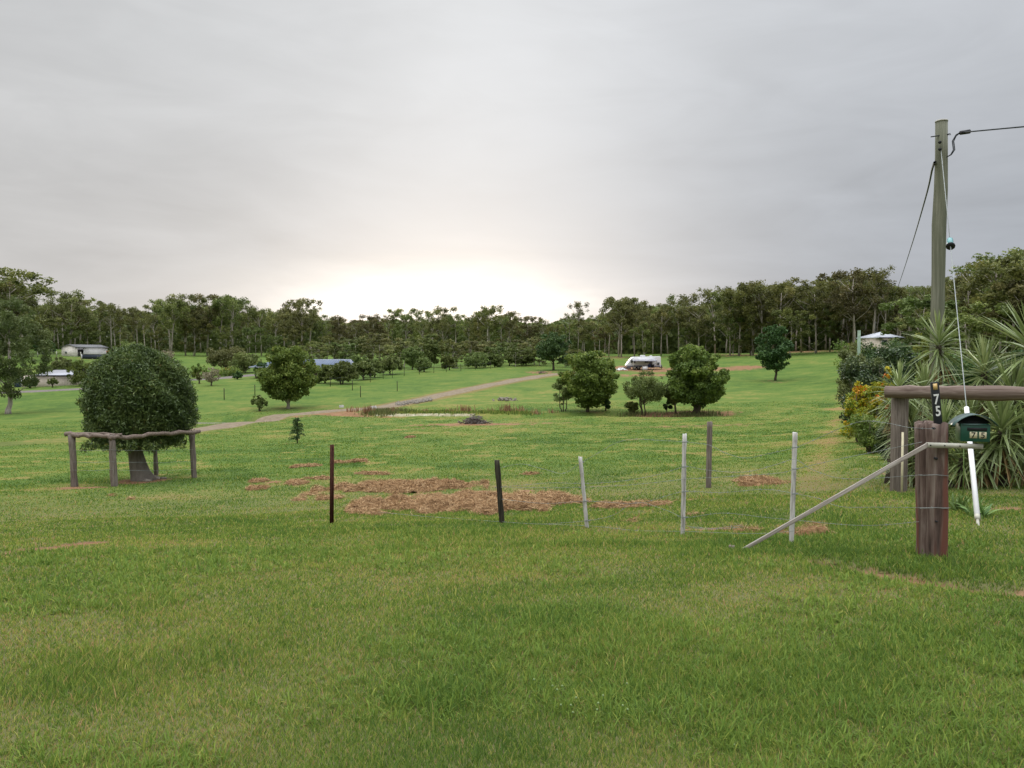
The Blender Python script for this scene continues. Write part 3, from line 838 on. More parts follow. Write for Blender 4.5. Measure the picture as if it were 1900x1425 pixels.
ENV_PX = [-300, 0, 30, 62, 130, 175, 260, 330, 400, 480, 540, 600, 640, 700, 800, 900, 1000, 1070, 1110, 1140, 1200, 1280, 1350, 1450, 1550, 1620, 1700, 1780, 1850, 1900, 2200]
ENV_TOP = [495, 512, 528, 552, 543, 562, 564, 558, 552, 570, 562, 576, 582, 577, 580, 575, 584, 573, 578, 552, 552, 554, 532, 520, 512, 508, 524, 508, 484, 474, 450]
ENV_Y = [190, 200, 215, 250, 265, 270, 275, 275, 275, 275, 270, 270, 270, 265, 260, 255, 250, 240, 235, 215, 205, 200, 195, 190, 190, 186, 165, 140, 120, 112, 105]
envt = lambda px: float(np.interp(px, ENV_PX, ENV_TOP)); envy = lambda px: float(np.interp(px, ENV_PX, ENV_Y))
def forest_tree(px, top, Y, idx, label, group, wide=1.0, cat='tree'):
    p = gY(px, Y); t = P(px, top, Y)
    h = max(4.0, t.z - p.z)
    p.z -= 0.05
    return place_tree(idx, p, h, random.uniform(0, 6.28), label, cat, group, wide)
SEG = [(0, 'behind the gum tree at the left edge'), (110, 'above the upper farm shed'), (210, 'left of the bottle tree top'), (330, 'above the bottle tree'), (450, 'above the spreading acacia'), (600, 'behind the left of the blue roofed house'),
       (720, 'behind the right end of the blue roof'), (820, 'above the middle of the fence row'), (930, 'above the upper fence row under the glow'), (1060, 'behind the umbrella-crowned tree'), (1150, 'above the bright green creek tree'),
       (1240, 'behind the caravan'), (1350, 'above the largest creek tree'), (1480, 'around the lone tree of the slope'), (1600, 'at the top of the grass lane'), (1740, 'behind the hipped roof'), (1850, 'right of the power pole'), (9999, 'at the right edge')]
def seg(px):
    for a_, t in SEG:
        if px < a_: return t
px = -260.0
while px < 2160:      # front row
    px += random.uniform(17, 34)
    i = random.choice([0, 1, 2, 3, 4, 5, 6, 7, 5, 6, 7])
    forest_tree(px, envt(px) + random.uniform(-12, 24), envy(px) + random.uniform(-8, 10), i,
                ('brownish leafy' if i in (1, 3) else 'dark leafy' if i < 5 else 'slender high-crowned') + ' front-row eucalypt ' + seg(px), 'eucalypts of the far treeline', random.uniform(0.9, 1.25))
px = -260.0
while px < 2160:      # second row
    px += random.uniform(24, 40)
    i = random.choice([0, 1, 2, 3, 4])
    forest_tree(px, envt(px) + random.uniform(4, 24), envy(px) * 1.14 + random.uniform(0, 14), i,
                ('brownish' if i in (1, 3) else 'dark green') + ' eucalypt deep in the wood ' + seg(px), 'eucalypts deeper in the wood', random.uniform(1.1, 1.5))
px = -260.0
while px < 2160:      # bushes and young trees at the edge
    px += random.uniform(34, 80)
    i = random.choice([8, 9, 10, 11])
    forest_tree(px, envt(px) + random.uniform(34, 58), envy(px) - random.uniform(3, 16), i, ('olive' if i == 9 else 'brownish' if i == 10 else 'green') + ' bushy tree edging the wood ' + seg(px), 'bushy trees at the foot of the treeline', random.uniform(0.8, 1.25))
px = 570.0
while px < 1040:      # mid band of low trees between the paddock and the wood
    px += random.uniform(8, 17)
    i = random.choice([8, 9, 9, 10, 11])
    forest_tree(px, random.uniform(618, 648), random.uniform(150, 215), i, ('olive' if i == 9 else 'brownish' if i == 10 else 'green') + ' low scrub tree ' + seg(px), 'scrub band behind the fence row', random.uniform(1.3, 2.0))
# trees that stand out by themselves
for (px, top, Y, i, w, lab) in (
    (560, 553, 262, 1, 1.0, 'tallest round-topped eucalypt with a pale trunk rising behind the blue roofed house'),
    (430, 548, 268, 5, 1.1, 'thin open-crowned eucalypt with twin pale trunks left of the round-topped one'),
    (318, 555, 262, 2, 1.1, 'broad eucalypt with pale forked trunk left of the open-crowned one'),
    (130, 538, 255, 3, 1.2, 'spreading eucalypt rising above the upper farm shed'),
    (18, 500, 195, 0, 1.5, 'big spreading eucalypt at the left end of the treeline'),
    (270, 585, 245, 7, 0.9, 'pale-trunked eucalypt straight behind the bottle tree'),
    (905, 565, 245, 6, 1.2, 'sparse thin-leaved eucalypt against the brightest part of the sky'),
    (1072, 558, 238, 5, 0.8, 'lanky eucalypt with small top tufts at the right edge of the glow'),
    (1148, 549, 212, 0, 0.9, 'dark eucalypt at the step up of the treeline behind the caravan'),
    (1275, 543, 205, 6, 1.2, 'eucalypt with a lone round tuft on top behind the clump of trees'),
    (1370, 524, 190, 2, 1.1, 'tall broad eucalypt left of the lone dark tree on the slope'),
    (1445, 515, 185, 4, 1.2, 'tall brownish eucalypt right behind the lone dark tree on the slope'),
    (1585, 500, 175, 1, 1.2, 'tall leaning-topped eucalypt above the grass lane'),
    (1618, 492, 175, 7, 1.1, 'open tufted eucalypt above the pale hipped roof'),
    (1845, 462, 112, 6, 1.5, 'large open-branched eucalypt right of the power pole'),
    (1895, 470, 105, 0, 1.4, 'large dark eucalypt at the right edge of the picture'),
    (1700, 545, 120, 9, 1.5, 'olive bushy tree just left behind the power pole'),
    (1795, 560, 100, 11, 1.5, 'brownish bushy tree behind the yucca clump'),
    (1665, 560, 185, 10, 1.2, 'bushy tree rising above the hipped roof')):
    forest_tree(px, top, Y, i, lab, 'eucalypts of the far treeline', w)
# the mass of wood behind, nobody could count it
rng = np.random.default_rng(77)
wm = MB()
n = 120000
pxs = rng.uniform(-400, 2300, n)
Ys = np.interp(pxs, ENV_PX, ENV_Y) * rng.uniform(1.18, 1.5, n)
tops = np.interp(pxs, ENV_PX, ENV_TOP)
bump_ = 19 + 10 * (fbm(pxs * 0.05, pxs * 0, 3, 3) - .5)
xs = (pxs - 950) / FPX * Ys
zb = G(xs, Ys); zt = CAMZ - (tops + bump_ - 665.4) * Ys / FPX
fz = rng.random(n) ** 1.25
leaf_quads(wm, np.stack([xs, Ys, zb + (zt - zb) * fz], 1), 1.8, rng, 0.8, np.clip(rng.normal(0.25, 0.2, n), 0, 1), 0.1)
tag(wm.build('woodland', M['leaf_euc']), 'dense dark eucalypt wood filling the view behind the treeline', 'woodland', kind='stuff')

# ------------------------------------------------------------------ single trees and shrubs
def tree(name, loc, H, Wd, label, cat='tree', leaf='leaf_green', seed=0, nleaf=9000, size=0.22, base=0.25, nclump=26, stems=1, aspect=0.6,
         trunk='bark_dark', shape='round', group=None, tr_r=None, squash=0.8, open_=0.5, droop=0.2, cr=0.17, rlimb=None, tintb=0.45):
    rng = np.random.default_rng(seed + 1000)
    e = empty(name, loc, label, cat, group)
    tm = MB(); r0 = tr_r or H * 0.022
    cs = []; rs = []
    for i in range(nclump):
        while True:
            q_ = rng.normal(size=3); q_ = q_ / np.linalg.norm(q_) * rng.uniform(0.15, 1) ** 0.45
            break
        f = (q_[2] + 1) / 2
        if shape == 'cone': kx = 1.05 - 0.85 * f
        elif shape == 'dome': kx = math.sqrt(max(0.05, 1 - (f * 0.98) ** 2)) * 1.15
        elif shape in ('flat', 'column'): kx = 1.0
        else: kx = 1.0
        if shape in ('cone', 'dome', 'flat', 'column'):
            q2 = q_[:2] / (np.linalg.norm(q_[:2]) + 1e-6) * rng.random() ** 0.5
        else: q2 = q_[:2]
        cw_ = Wd * 0.5 * (1 - cr * 1.4)
        z0 = H * base + min(Wd, H) * cr * .35; z1 = H - min(Wd, H) * cr * 0.75
        cs.append((q2[0] * cw_ * kx, q2[1] * cw_ * kx, z0 + (z1 - z0) * f)); rs.append(Wd * cr * rng.uniform(0.42, 1.25))
    cs = np.array(cs)
    for s_ in range(stems):
        an = rng.uniform(0, 6.28); off = 0.0 if stems == 1 else Wd * (0.10 if stems > 2 else 0.035)
        bx, by = off * math.cos(an), off * math.sin(an)
        fk = H * base * rng.uniform(0.75, 1.1)
        ex = bx * 1.5 + rng.normal(0, 0.010) * H; ey = by * 1.5 + rng.normal(0, 0.010) * H
        tm.tube([(bx, by, -0.15), (bx * 1.1, by * 1.1, fk * 0.4), (ex, ey, fk), (ex * 1.1, ey * 1.1, H * 0.72)], [r0 * 1.25, r0, r0 * 0.8, r0 * 0.25], 8, rough=0.06, seed=seed)
        for c in cs[s_::max(1, stems)][:9]:
            st = max(fk * 0.8, min(H * 0.6, c[2] - Wd * 0.25))
            branchy(tm, (ex, ey, st), [tuple(c)], rlimb or r0 * 0.4, rng, 5, 0.1)
    tm.build('trunk', M[trunk], e, smooth=True)
    cm = MB()
    if shape in ('round', 'dome') and nclump > 20:      # sprays that break up the outline
        ns = nclump; an = rng.uniform(0, 6.283, ns); ct = rng.uniform(-0.75, 1, ns); st_ = np.sqrt(1 - ct ** 2)
        zc_ = (H * base + H) / 2; hz = (H - H * base) / 2
        ex_ = np.stack([st_ * np.cos(an) * Wd * .47, st_ * np.sin(an) * Wd * .47, zc_ + ct * hz * 0.93], 1)
        cs = np.concatenate([cs, ex_]); rs = rs + list(Wd * rng.uniform(0.045, 0.10, ns))
    p, k, r = blobs(cs, rs, nleaf, rng, squash, open_)
    p[:, 2] = np.maximum(p[:, 2], 0.03 + H * 0.01)
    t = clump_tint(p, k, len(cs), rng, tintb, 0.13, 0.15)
    t = np.clip(t + 0.22 * (p[:, 2] / H - 0.5), 0, 1)  # tint rises with height: lit crown tops painted into the leaf colour
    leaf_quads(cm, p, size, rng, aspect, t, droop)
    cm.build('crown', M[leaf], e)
    return e

def tree_px(name, px, base_py, top_py, wpx, label, cat='tree', Y=None, **kw):
    g = gat(px, base_py) if Y is None else gY(px, Y)
    H = P(px, top_py, g.y).z - g.z
    return tree(name, g, H, wpx * mpp(g.y), label, cat, **kw)

# the bottle tree and its yard
bt = gat(255, 891)
def bottle_tree():
    rng = np.random.default_rng(3)
    H = P(250, 641, bt.y).z - bt.z; m1 = mpp(bt.y)
    e = empty('bottle_tree', bt, 'dense dome-crowned bottle tree with a swollen leaning trunk inside a rail yard', 'tree')
    tm = MB()
    pts = [(11 * m1, 0, -0.1), (10 * m1, 0, 0.03), (6 * m1, 0, 12 * m1), (1 * m1, 0, 30 * m1), (-2 * m1, 0, 48 * m1), (-4 * m1, 0, 68 * m1), (-4 * m1, 0, 95 * m1), (-3 * m1, 0, 150 * m1)]
    tm.tube(pts, [24 * m1, 21 * m1, 17.5 * m1, 15 * m1, 13 * m1, 12 * m1, 10 * m1, 4 * m1], 20, rough=0.02)
    cs = []; rs = []
    for i in range(16):
        an = i / 16 * 6.283
        tm.tube([(-4 * m1, 0, 75 * m1), (25 * m1 * math.cos(an), 15 * m1 * math.sin(an) + 8 * m1, 110 * m1), (62 * m1 * math.cos(an), 36 * m1 * math.sin(an) + 14 * m1, (120 + 40 * rng.random()) * m1)], [5 * m1, 3 * m1, 1.2 * m1], 6)
    tm.build('trunk', M['bark_bottle'], e, smooth=True)
    cm = MB()
    # crown: one broad dome of fine leaves, softly uneven
    n_ = 125000
    an = rng.uniform(0, 6.283, n_); hh = 66 + 180 * rng.random(n_) ** 0.85
    ux, uy = np.cos(an), np.sin(an)
    lump = fbm(ux * 3 + 9 + hh * .03, uy * 3 + hh * .02, 12, 4) - 0.5
    rad = np.interp(hh, [60, 72, 88, 110, 150, 178, 200, 218, 232, 246], [56, 75, 87, 96, 99, 94, 83, 68, 50, 7]) * (0.985 + 0.42 * lump + 0.03 * np.sin(an * 3 + 1))
    rad = rad * np.where(rng.random(n_) < 0.8, 1 - 0.34 * rng.random(n_) ** 1.2, rng.random(n_))
    rad += rng.normal(0, 2.2, n_); hh = hh + rng.normal(0, 3.0, n_) + lump * 14
    p = np.stack([(rad * ux - 3) * m1, (rad * uy * 0.80 + 14) * m1, hh * m1], 1)
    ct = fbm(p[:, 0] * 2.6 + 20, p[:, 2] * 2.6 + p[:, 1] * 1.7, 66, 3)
    t = np.clip(0.42 + (ct - .5) * .7 + rng.normal(0, 0.18, n_) + 0.2 * (p[:, 2] / H - 0.5), 0, 1)  # height term paints the lit top of the dome into the leaves
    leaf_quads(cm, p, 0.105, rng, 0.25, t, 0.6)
    # thin hanging twigs of leaves under the crown
    tw = []
    for i in range(260):
        an = rng.uniform(0, 6.283); rad = rng.uniform(20, 92) * m1
        z0 = (62 + 10 * rng.random()) * m1; L = rng.uniform(3, 18) * m1
        for q_ in range(18):
            tw.append((rad * math.cos(an) + rng.normal(0, .03), rad * math.sin(an) + rng.normal(0, .03), z0 + 8 * m1 - L * q_ / 18))
    leaf_quads(cm, np.array(tw), 0.12, rng, 0.24, None, 0.8)
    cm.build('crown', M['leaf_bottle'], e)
bottle_tree()
# a few stones at its foot
for (px, py, s_, lab) in ((286, 889, 0.13, 'largest pale stone at the foot of the bottle tree'), (273, 893, 0.09, 'small pale stone just left of the largest at the bottle tree'), (303, 888, 0.07, 'small brown stone right of the largest at the bottle tree')):
    bm = bmesh.new(); bmesh.ops.create_icosphere(bm, subdivisions=3, radius=s_)
    for v in bm.verts:
        nn = float(fbm(np.array([v.co.x * 14 + px]), np.array([v.co.y * 14 + v.co.z * 9]), 4, 3)[0])
        v.co *= 0.75 + 0.5 * nn; v.co.z *= 0.5; v.co.x *= 1.4
    me = bpy.data.meshes.new('stone'); bm.to_mesh(me); bm.free(); me.materials.append(M['rock'])
    o = bpy.data.objects.new('stone', me); COL.objects.link(o); g = gat(px, py); o.location = (g.x, g.y, g.z + s_ * 0.2)
    tag(o, lab, 'stone', 'stones at the bottle tree')

def log_between(mb_, a_, c, r, seed, n=10, seg=10, wob=0.5, rough=0.08):
    rr_ = random.Random(seed); a_ = Vector(a_); c = Vector(c); pts = []; rad = []
    for i in range(seg + 1):
        t = i / seg
        p = a_.lerp(c, t)
        if 0 < i < seg: p += Vector((rr_.uniform(-1, 1), rr_.uniform(-1, 1), rr_.uniform(-1, 1))) * r * wob
        pts.append(p); rad.append(r * rr_.uniform(0.85, 1.12))
    mb_.tube(pts, rad, n, rough=rough, seed=seed)

def local(parent_loc, p): return Vector(p) - Vector(parent_loc)

# rail yard round the bottle tree
A = gat(139, 903); Bp = gat(213, 903); Cp = gat(361, 887); Dp = gat(291, 882)
yard = empty('rail_fence', Bp, 'weathered log rail yard on four bush posts around the bottle tree', 'fence')
for q_, top, r_, lab in ((A, 806, 0.085, None), (Bp, 807, 0.085, None), (Cp, 802, 0.08, None), (Dp, 818, 0.065, 'darker rear post of the yard')):
    px_ = 950 + q_.x / q_.y * FPX
    t_ = P(px_ - 2, top, q_.y)
    m_ = MB(); log_between(m_, (q_.x, q_.y, q_.z - 0.2), t_, r_, int(px_), 10, 6, 0.10)
    for v in m_.v: v -= np.array(Bp)
    o = m_.build('post', M['weathered'], yard, smooth=True)
    if lab: o['label'] = lab
def yrail(a_, c, ra, seed, name='rail', mat='weathered_x', lab=None):
    m_ = MB(); log_between(m_, local(Bp, a_), local(Bp, c), ra, seed, 9, 12, 0.55)
    return m_.build(name, M[mat], yard, smooth=True)
yrail(P(121, 806, A.y), P(214, 812, Bp.y - 0.02), 0.055, 5)
yrail(P(203, 813, Bp.y - 0.10), P(371, 800, Cp.y - 0.05), 0.058, 9)
yrail(P(122, 803, A.y + .05), P(226, 806, Bp.y + .1), 0.03, 19)
ww = MB()
for dz in (835, 857, 872):
    for a_, c in ((A, Bp), (Bp, Cp)):
        pa = 950 + a_.x / a_.y * FPX; pb = 950 + c.x / c.y * FPX
        ww.tube([local(Bp, P(pa, dz, a_.y - 0.09)), local(Bp, P((pa + pb) / 2, dz + 1.5, (a_.y + c.y) / 2 - 0.09)), local(Bp, P(pb, dz - 1, c.y - 0.09))], 0.004, 4)
ww.build('wire', M['wire'], yard)

# gum at the far left
gl = gat(15, 768)
tree('gum_tree', gl, P(15, 548, gl.y).z - gl.z, 142 * mpp(gl.y), 'leafy pale-barked gum tree with weeping foliage at the left edge of the paddock', leaf='leaf_gum', seed=2, nleaf=19000, size=0.34, base=0.10, nclump=64,
     trunk='bark_pale', tr_r=0.26, cr=0.105, droop=0.7, aspect=0.3, open_=0.5, rlimb=0.09)

# broad single trees in the paddock
tree_px('broadleaf_tree', 535, 758, 641, 106, 'round-crowned green tree beside the gravel road', leaf='leaf_green', seed=3, nleaf=26000, size=0.24, base=0.10, nclump=46, tr_r=0.17, cr=0.17, trunk='bark_pale', droop=0.5, open_=0.42)
tree_px('broadleaf_tree', 1090, 764, 648, 112, 'bright green round tree on the creek bank left of the thin-stemmed clump', leaf='leaf_green', seed=4, nleaf=26000, size=0.22, base=0.09, nclump=46, tr_r=0.15, cr=0.16, droop=0.4, open_=0.42)
tree_px('creek_shrub', 1045, 763, 695, 44, 'wispy grey-green shrub at the left foot of the bright green round tree', 'shrub', leaf='leaf_round', seed=5, nleaf=4200, size=0.15, base=0.12, nclump=20, stems=3, tr_r=0.05, aspect=0.3)
tree_px('creek_shrub', 1123, 762, 735, 26, 'small dark shrub tucked under the right side of the bright green round tree', 'shrub', leaf='leaf_dark', seed=6, nleaf=2200, size=0.15, base=0.05, nclump=12, stems=2, tr_r=0.04)
tree_px('creek_tree', 1200, 768, 690, 84, 'thin-stemmed feathery tree left of the largest creek tree', leaf='leaf_round', seed=7, nleaf=12000, size=0.17, base=0.26, nclump=34, stems=3, tr_r=0.055, aspect=0.35)
tree_px('creek_tree', 1290, 768, 640, 112, 'largest dense creek tree with a crooked dark trunk', leaf='leaf_green', seed=8, nleaf=32000, size=0.22, base=0.08, nclump=60, stems=2, tr_r=0.20, cr=0.15, open_=0.42, droop=0.5, tintb=0.36)
tree_px('creek_tree', 1255, 767, 700, 56, 'leafy young creek tree leaning against the largest one', leaf='leaf_round', seed=9, nleaf=6500, size=0.18, base=0.25, nclump=20, stems=2, tr_r=0.06)
tree_px('creek_shrub', 1176, 767, 738, 32, 'low shrub under the thin-stemmed feathery tree', 'shrub', leaf='leaf_round', seed=10, nleaf=2200, size=0.14, base=0.10, nclump=12, stems=2, tr_r=0.04)
tree_px('creek_shrub', 1238, 766, 742, 22, 'tiny shrub between the feathery tree and the largest creek tree', 'shrub', leaf='leaf_dark', seed=11, nleaf=1300, size=0.14, base=0.10, nclump=8, stems=2, tr_r=0.03)
tree_px('slope_tree', 1436, 706, 601, 66, 'lone dark oval tree with forked trunk on the mown slope', leaf='leaf_dark', seed=12, nleaf=13500, size=0.30, base=0.12, nclump=40, stems=2, tr_r=0.16, cr=0.16, tintb=0.55)
tree_px('broadleaf_tree', 1027, 687, 616, 66, 'dark green umbrella-crowned tree at the bend of the road', leaf='leaf_dark', seed=13, nleaf=11000, size=0.34, base=0.18, nclump=38, tr_r=0.20, cr=0.17, shape='dome', tintb=0.6)
tree_px('young_tree', 1392, 660, 611, 34, 'small pale-leaved tree in front of the wood behind the slope', leaf='leaf_euc', seed=14, nleaf=1800, size=0.4, base=0.4, nclump=14, tr_r=0.12)

rowt = [(605, 711, 677, 36), (634, 713, 671, 46), (676, 705, 667, 40), (695, 700, 668, 32), (724, 695, 660, 40), (787, 690, 664, 28), (834, 687, 659, 26), (884, 683, 653, 38), (918, 681, 657, 26), (945, 679, 653, 32), (976, 678, 648, 34), (765, 686, 640, 34), (800, 682, 630, 30), (662, 690, 655, 34)]
labs = ['first rounded paddock tree right of the blue roof, half hidden by its neighbour', 'wide rounded paddock tree with a leaning trunk under the end of the blue roof', 'rounded paddock tree third along the fence row',
        'small rounded tree behind the third one of the fence row', 'dense ball-shaped tree standing clear in the fence row', 'small olive ball-shaped tree up the fence row', 'tiny rounded tree next to the brown brush up the fence row',
        'rounded tree at the upper end of the fence row', 'small pale tree near the top of the fence row', 'second last tree of the fence row before the umbrella-crowned tree', 'last tree of the fence row beside the umbrella-crowned tree',
        'tall olive tree behind the gap of the fence row', 'tall dull green tree right of the olive one behind the fence row', 'low tree behind the fence row near the end of the blue roof']
for i, (px, bpy_, tp_, w_) in enumerate(rowt):
    tree_px('paddock_tree', px, bpy_, tp_, w_ * 1.2, labs[i], leaf='leaf_round', seed=20 + i, nleaf=4200, size=0.34, base=0.12, nclump=26, stems=2 if i < 3 else 1, tr_r=0.12, cr=0.16, group='rounded trees along the fence row', shape='dome' if i < 11 else 'round', tintb=0.42 + 0.03 * (i % 4), open_=0.38)

near = [
    ('acacia', 425, 688, 641, 88, 'wide spreading olive acacia left of the blue roofed house', 'leaf_olive', 5200, .40, .15, 'flat', 0.5),
    ('acacia', 455, 692, 655, 60, 'lower bright green spreading tree in front of the acacia', 'leaf_round', 3600, .36, .12, 'dome', 0.6),
    ('garden_shrub', 368, 703, 676, 32, 'bright green bush right of the bottle tree', 'leaf_green', 2600, .30, .05, 'dome', 0.5),
    ('bare_bush', 391, 716, 683, 36, 'thin leafless-looking brown bush on the lawn', 'leaf_bare', 1300, .22, .20, 'round', 0.5),
    ('young_tree', 370, 712, 690, 14, 'spindly sapling beside the brown bush', 'leaf_olive', 500, .22, .25, 'round', 0.5),
    ('ball_shrub', 441, 704, 688, 17, 'clipped dark ball shrub beside the grey driveway', 'leaf_dark', 1800, .22, .02, 'dome', 0.6),
    ('garden_shrub', 486, 702, 671, 30, 'dark shrub at the left end of the blue roofed house', 'leaf_dark', 2600, .28, .03, 'dome', 0.5),
    ('garden_shrub', 420, 697, 684, 60, 'low green garden bed shrub behind the ball shrub', 'leaf_green', 2600, .28, .02, 'dome', 0.5),
    ('young_tree', 482, 763, 732, 30, 'open scraggly sapling left of the round-crowned tree', 'leaf_round', 900, .20, .15, 'round', 0.5),
    ('garden_shrub', 83, 662, 626, 34, 'dark round bush beside the upper farm shed', 'leaf_dark', 3000, .5, .04, 'dome', 0.6),
    ('garden_shrub', 115, 694, 662, 40, 'grey-green bush behind the cream shed roof', 'leaf_olive', 2600, .4, .04, 'dome', 0.5),
    ('palm_clump', 158, 716, 668, 58, 'dense clump of dark palms at the right end of the cream shed', 'leaf_palm', 5200, .45, .04, 'dome', 0.25),
    ('garden_shrub', 56, 720, 698, 24, 'dark bush at the blue door of the cream shed', 'leaf_dark', 2000, .26, .03, 'dome', 0.5),
    ('topiary_shrub', 98, 719, 701, 17, 'small mop-headed shrub in front of the cream shed wall', 'leaf_round', 1200, .22, .30, 'dome', 0.6),
    ('garden_shrub', 240, 676, 632, 60, 'bright green tree top showing above the bottle tree', 'leaf_round', 3600, .42, .05, 'dome', 0.7),
    ('garden_shrub', 310, 672, 648, 26, 'pale flowering bush peeping out at the right of the bottle tree crown', 'leaf_bare', 1400, .3, .05, 'dome', 0.7),
    ('garden_shrub', 520, 700, 678, 30, 'green bush under the eaves of the blue roofed house', 'leaf_round', 1800, .3, .03, 'dome', 0.6),
]
for i, (nm, px, bp_, tp_, w_, lab, lf, nl, sz, bs, sh, tb) in enumerate(near):
    tree_px(nm, px, bp_, tp_, w_, lab, cat='shrub' if 'shrub' in nm or 'bush' in nm or 'clump' in nm else 'tree', leaf=lf, seed=60 + i, nleaf=nl, size=sz, base=bs, nclump=22, stems=2, tr_r=0.09, shape=sh, tintb=tb, aspect=0.25 if nm == 'palm_clump' else 0.6, droop=0.6 if nm == 'palm_clump' else 0.2)

# feathery sapling on the paddock
def sapling():
    g = gat(552, 823); H = P(552, 775, g.y).z - g.z; rng = np.random.default_rng(8)
    e = empty('sapling', g, 'small feathery conical sapling alone on the lower paddock', 'tree')
    MB().tube([(0, 0, -0.1), (0, 0, H * .5), (0.02, 0, H)], [0.03, 0.02, 0.008], 6).build('trunk', M['bark_dark'], e)
    m_ = MB()
    for i in range(46):
        f = (i + 0.5) / 46; z = H * (0.10 + 0.86 * f); L = 0.50 * H * (0.62 - 0.40 * f) + .05; an = rng.uniform(0, 6.28)
        cc = []
        for q_ in range(44):
            t = q_ / 43
            cc.append((math.cos(an) * L * t, math.sin(an) * L * t, z + 0.26 * L * math.sin(t * 2.6) - 0.16 * L * t * t))
        cc = np.array(cc) + rng.normal(0, 0.022, (44, 3))
        leaf_quads(m_, cc, 0.085, rng, 0.35, None, 0.1)
    m_.build('crown', M['leaf_dark'], e)
sapling()

# ------------------------------------------------------------------ hedge and garden on the right
hedge = [
    ('hedge_shrub', 1588, 92, 624, 80, 'low bright green shrub at the far end of the hedge', 'leaf_green', 3200, .32, 0.5),
    ('hedge_shrub', 1578, 62, 634, 52, 'olive shrub along the lane below the bright green one', 'leaf_olive', 3000, .22, 0.4),
    ('hedge_shrub', 1590, 44, 638, 64, 'tall olive hedge shrub facing the lane', 'leaf_olive', 6000, .17, 0.35),
    ('hedge_shrub', 1618, 31, 634, 104, 'big glossy dark shrub in the middle of the hedge', 'leaf_deep', 15000, .13, 0.5),
    ('hedge_shrub', 1682, 25, 622, 92, 'dark leafy shrub between the hedge and the nearest yucca head', 'leaf_deep', 15000, .12, 0.45),
    ('croton', 1602, 26, 694, 86, 'yellow and green croton bush beside the lane', 'leaf_croton', 6500, .13, 0.44),
    ('croton', 1642, 23, 704, 70, 'orange-flecked croton bush left of the timber rail', 'leaf_croton', 5000, .12, 0.42),
    ('croton', 1650, 22, 668, 34, 'tall orange and yellow croton against the dark shrub', 'leaf_croton', 3800, .12, 0.62),
    ('croton', 1716, 20, 604, 44, 'yellow-tipped shrub behind the topmost yucca head', 'leaf_palm', 3800, .13, 0.6),
    ('hedge_shrub', 1624, 21, 760, 92, 'low green bush at the foot of the crotons', 'leaf_green', 4600, .10, 0.5),
    ('hedge_shrub', 1656, 18.5, 776, 62, 'shaded dark bush left of the square gate post', 'leaf_deep', 4600, .09, 0.5),
    ('hedge_shrub', 1642, 75, 616, 120, 'dark shrub hiding the walls of the hipped roof house', 'leaf_dark', 9000, .26, 0.5),
    ('croton', 1586, 30, 716, 44, 'bright yellow croton at the lane edge of the hedge', 'leaf_croton', 3800, .13, 0.46),
    ('garden_tree', 1800, 27, 640, 120, 'dense green tree filling the gap behind the yuccas', 'leaf_dark', 15000, .14, 0.5),
    ('garden_tree', 1880, 24, 630, 130, 'dark green tree behind the rightmost yuccas', 'leaf_dark', 14000, .14, 0.4),
    ('garden_tree', 1740, 23, 690, 110, 'dark undergrowth bush behind the number plank', 'leaf_deep', 12000, .11, 0.5),
]
for i, (nm, px, Yd, tp_, w_, lab, lf, nl, sz, tb) in enumerate(hedge):
    tree_px(nm, px, 0, tp_, w_, lab, Y=Yd, cat='shrub' if nm != 'garden_tree' else 'tree', leaf=lf, seed=90 + i, nleaf=nl, size=sz, base=0.03, nclump=46, stems=3, tr_r=0.04, tintb=tb, shape='column',  aspect=0.42, open_=0.42,
            group={'croton': 'croton bushes', 'hedge_shrub': 'shrubs of the hedge along the lane'}.get(nm), cr=0.17)

# yuccas
def sword(mb_, o_, d, L, w, droop, rng, t):
    d = Vector(d).normalized(); s_ = d.cross(Vector((0, 0, 1)))
    s_ = s_.normalized() if s_.length > 1e-3 else Vector((1, 0, 0))
    s_ = (Matrix.Rotation(rng.uniform(-0.5, 0.5), 3, d) @ s_)
    up = s_.cross(d)
    pts = []
    N = 5
    for i in range(N + 1):
        f = i / N
        p = Vector(o_) + d * L * f + Vector((0, 0, -droop * L * f * f))
        ww_ = w * (0.55 + 0.9 * f if f < 0.35 else 0.865 * (1 - ((f - 0.35) / 0.65) ** 1.6) + 0.02)
        pts += [p - s_ * ww_ * 0.5 + up * ww_ * 0.16, p, p + s_ * ww_ * 0.5 + up * ww_ * 0.16]
    f_ = []
    for i in range(N):
        for k in (0, 1): f_.append([i * 3 + k, i * 3 + k + 1, i * 3 + k + 4, i * 3 + k + 3])
    tt = np.array([[t + 0.25, t, t + 0.25]] * (N + 1)).ravel()
    mb_.add([tuple(p) for p in pts], f_, np.clip(tt, 0, 1))

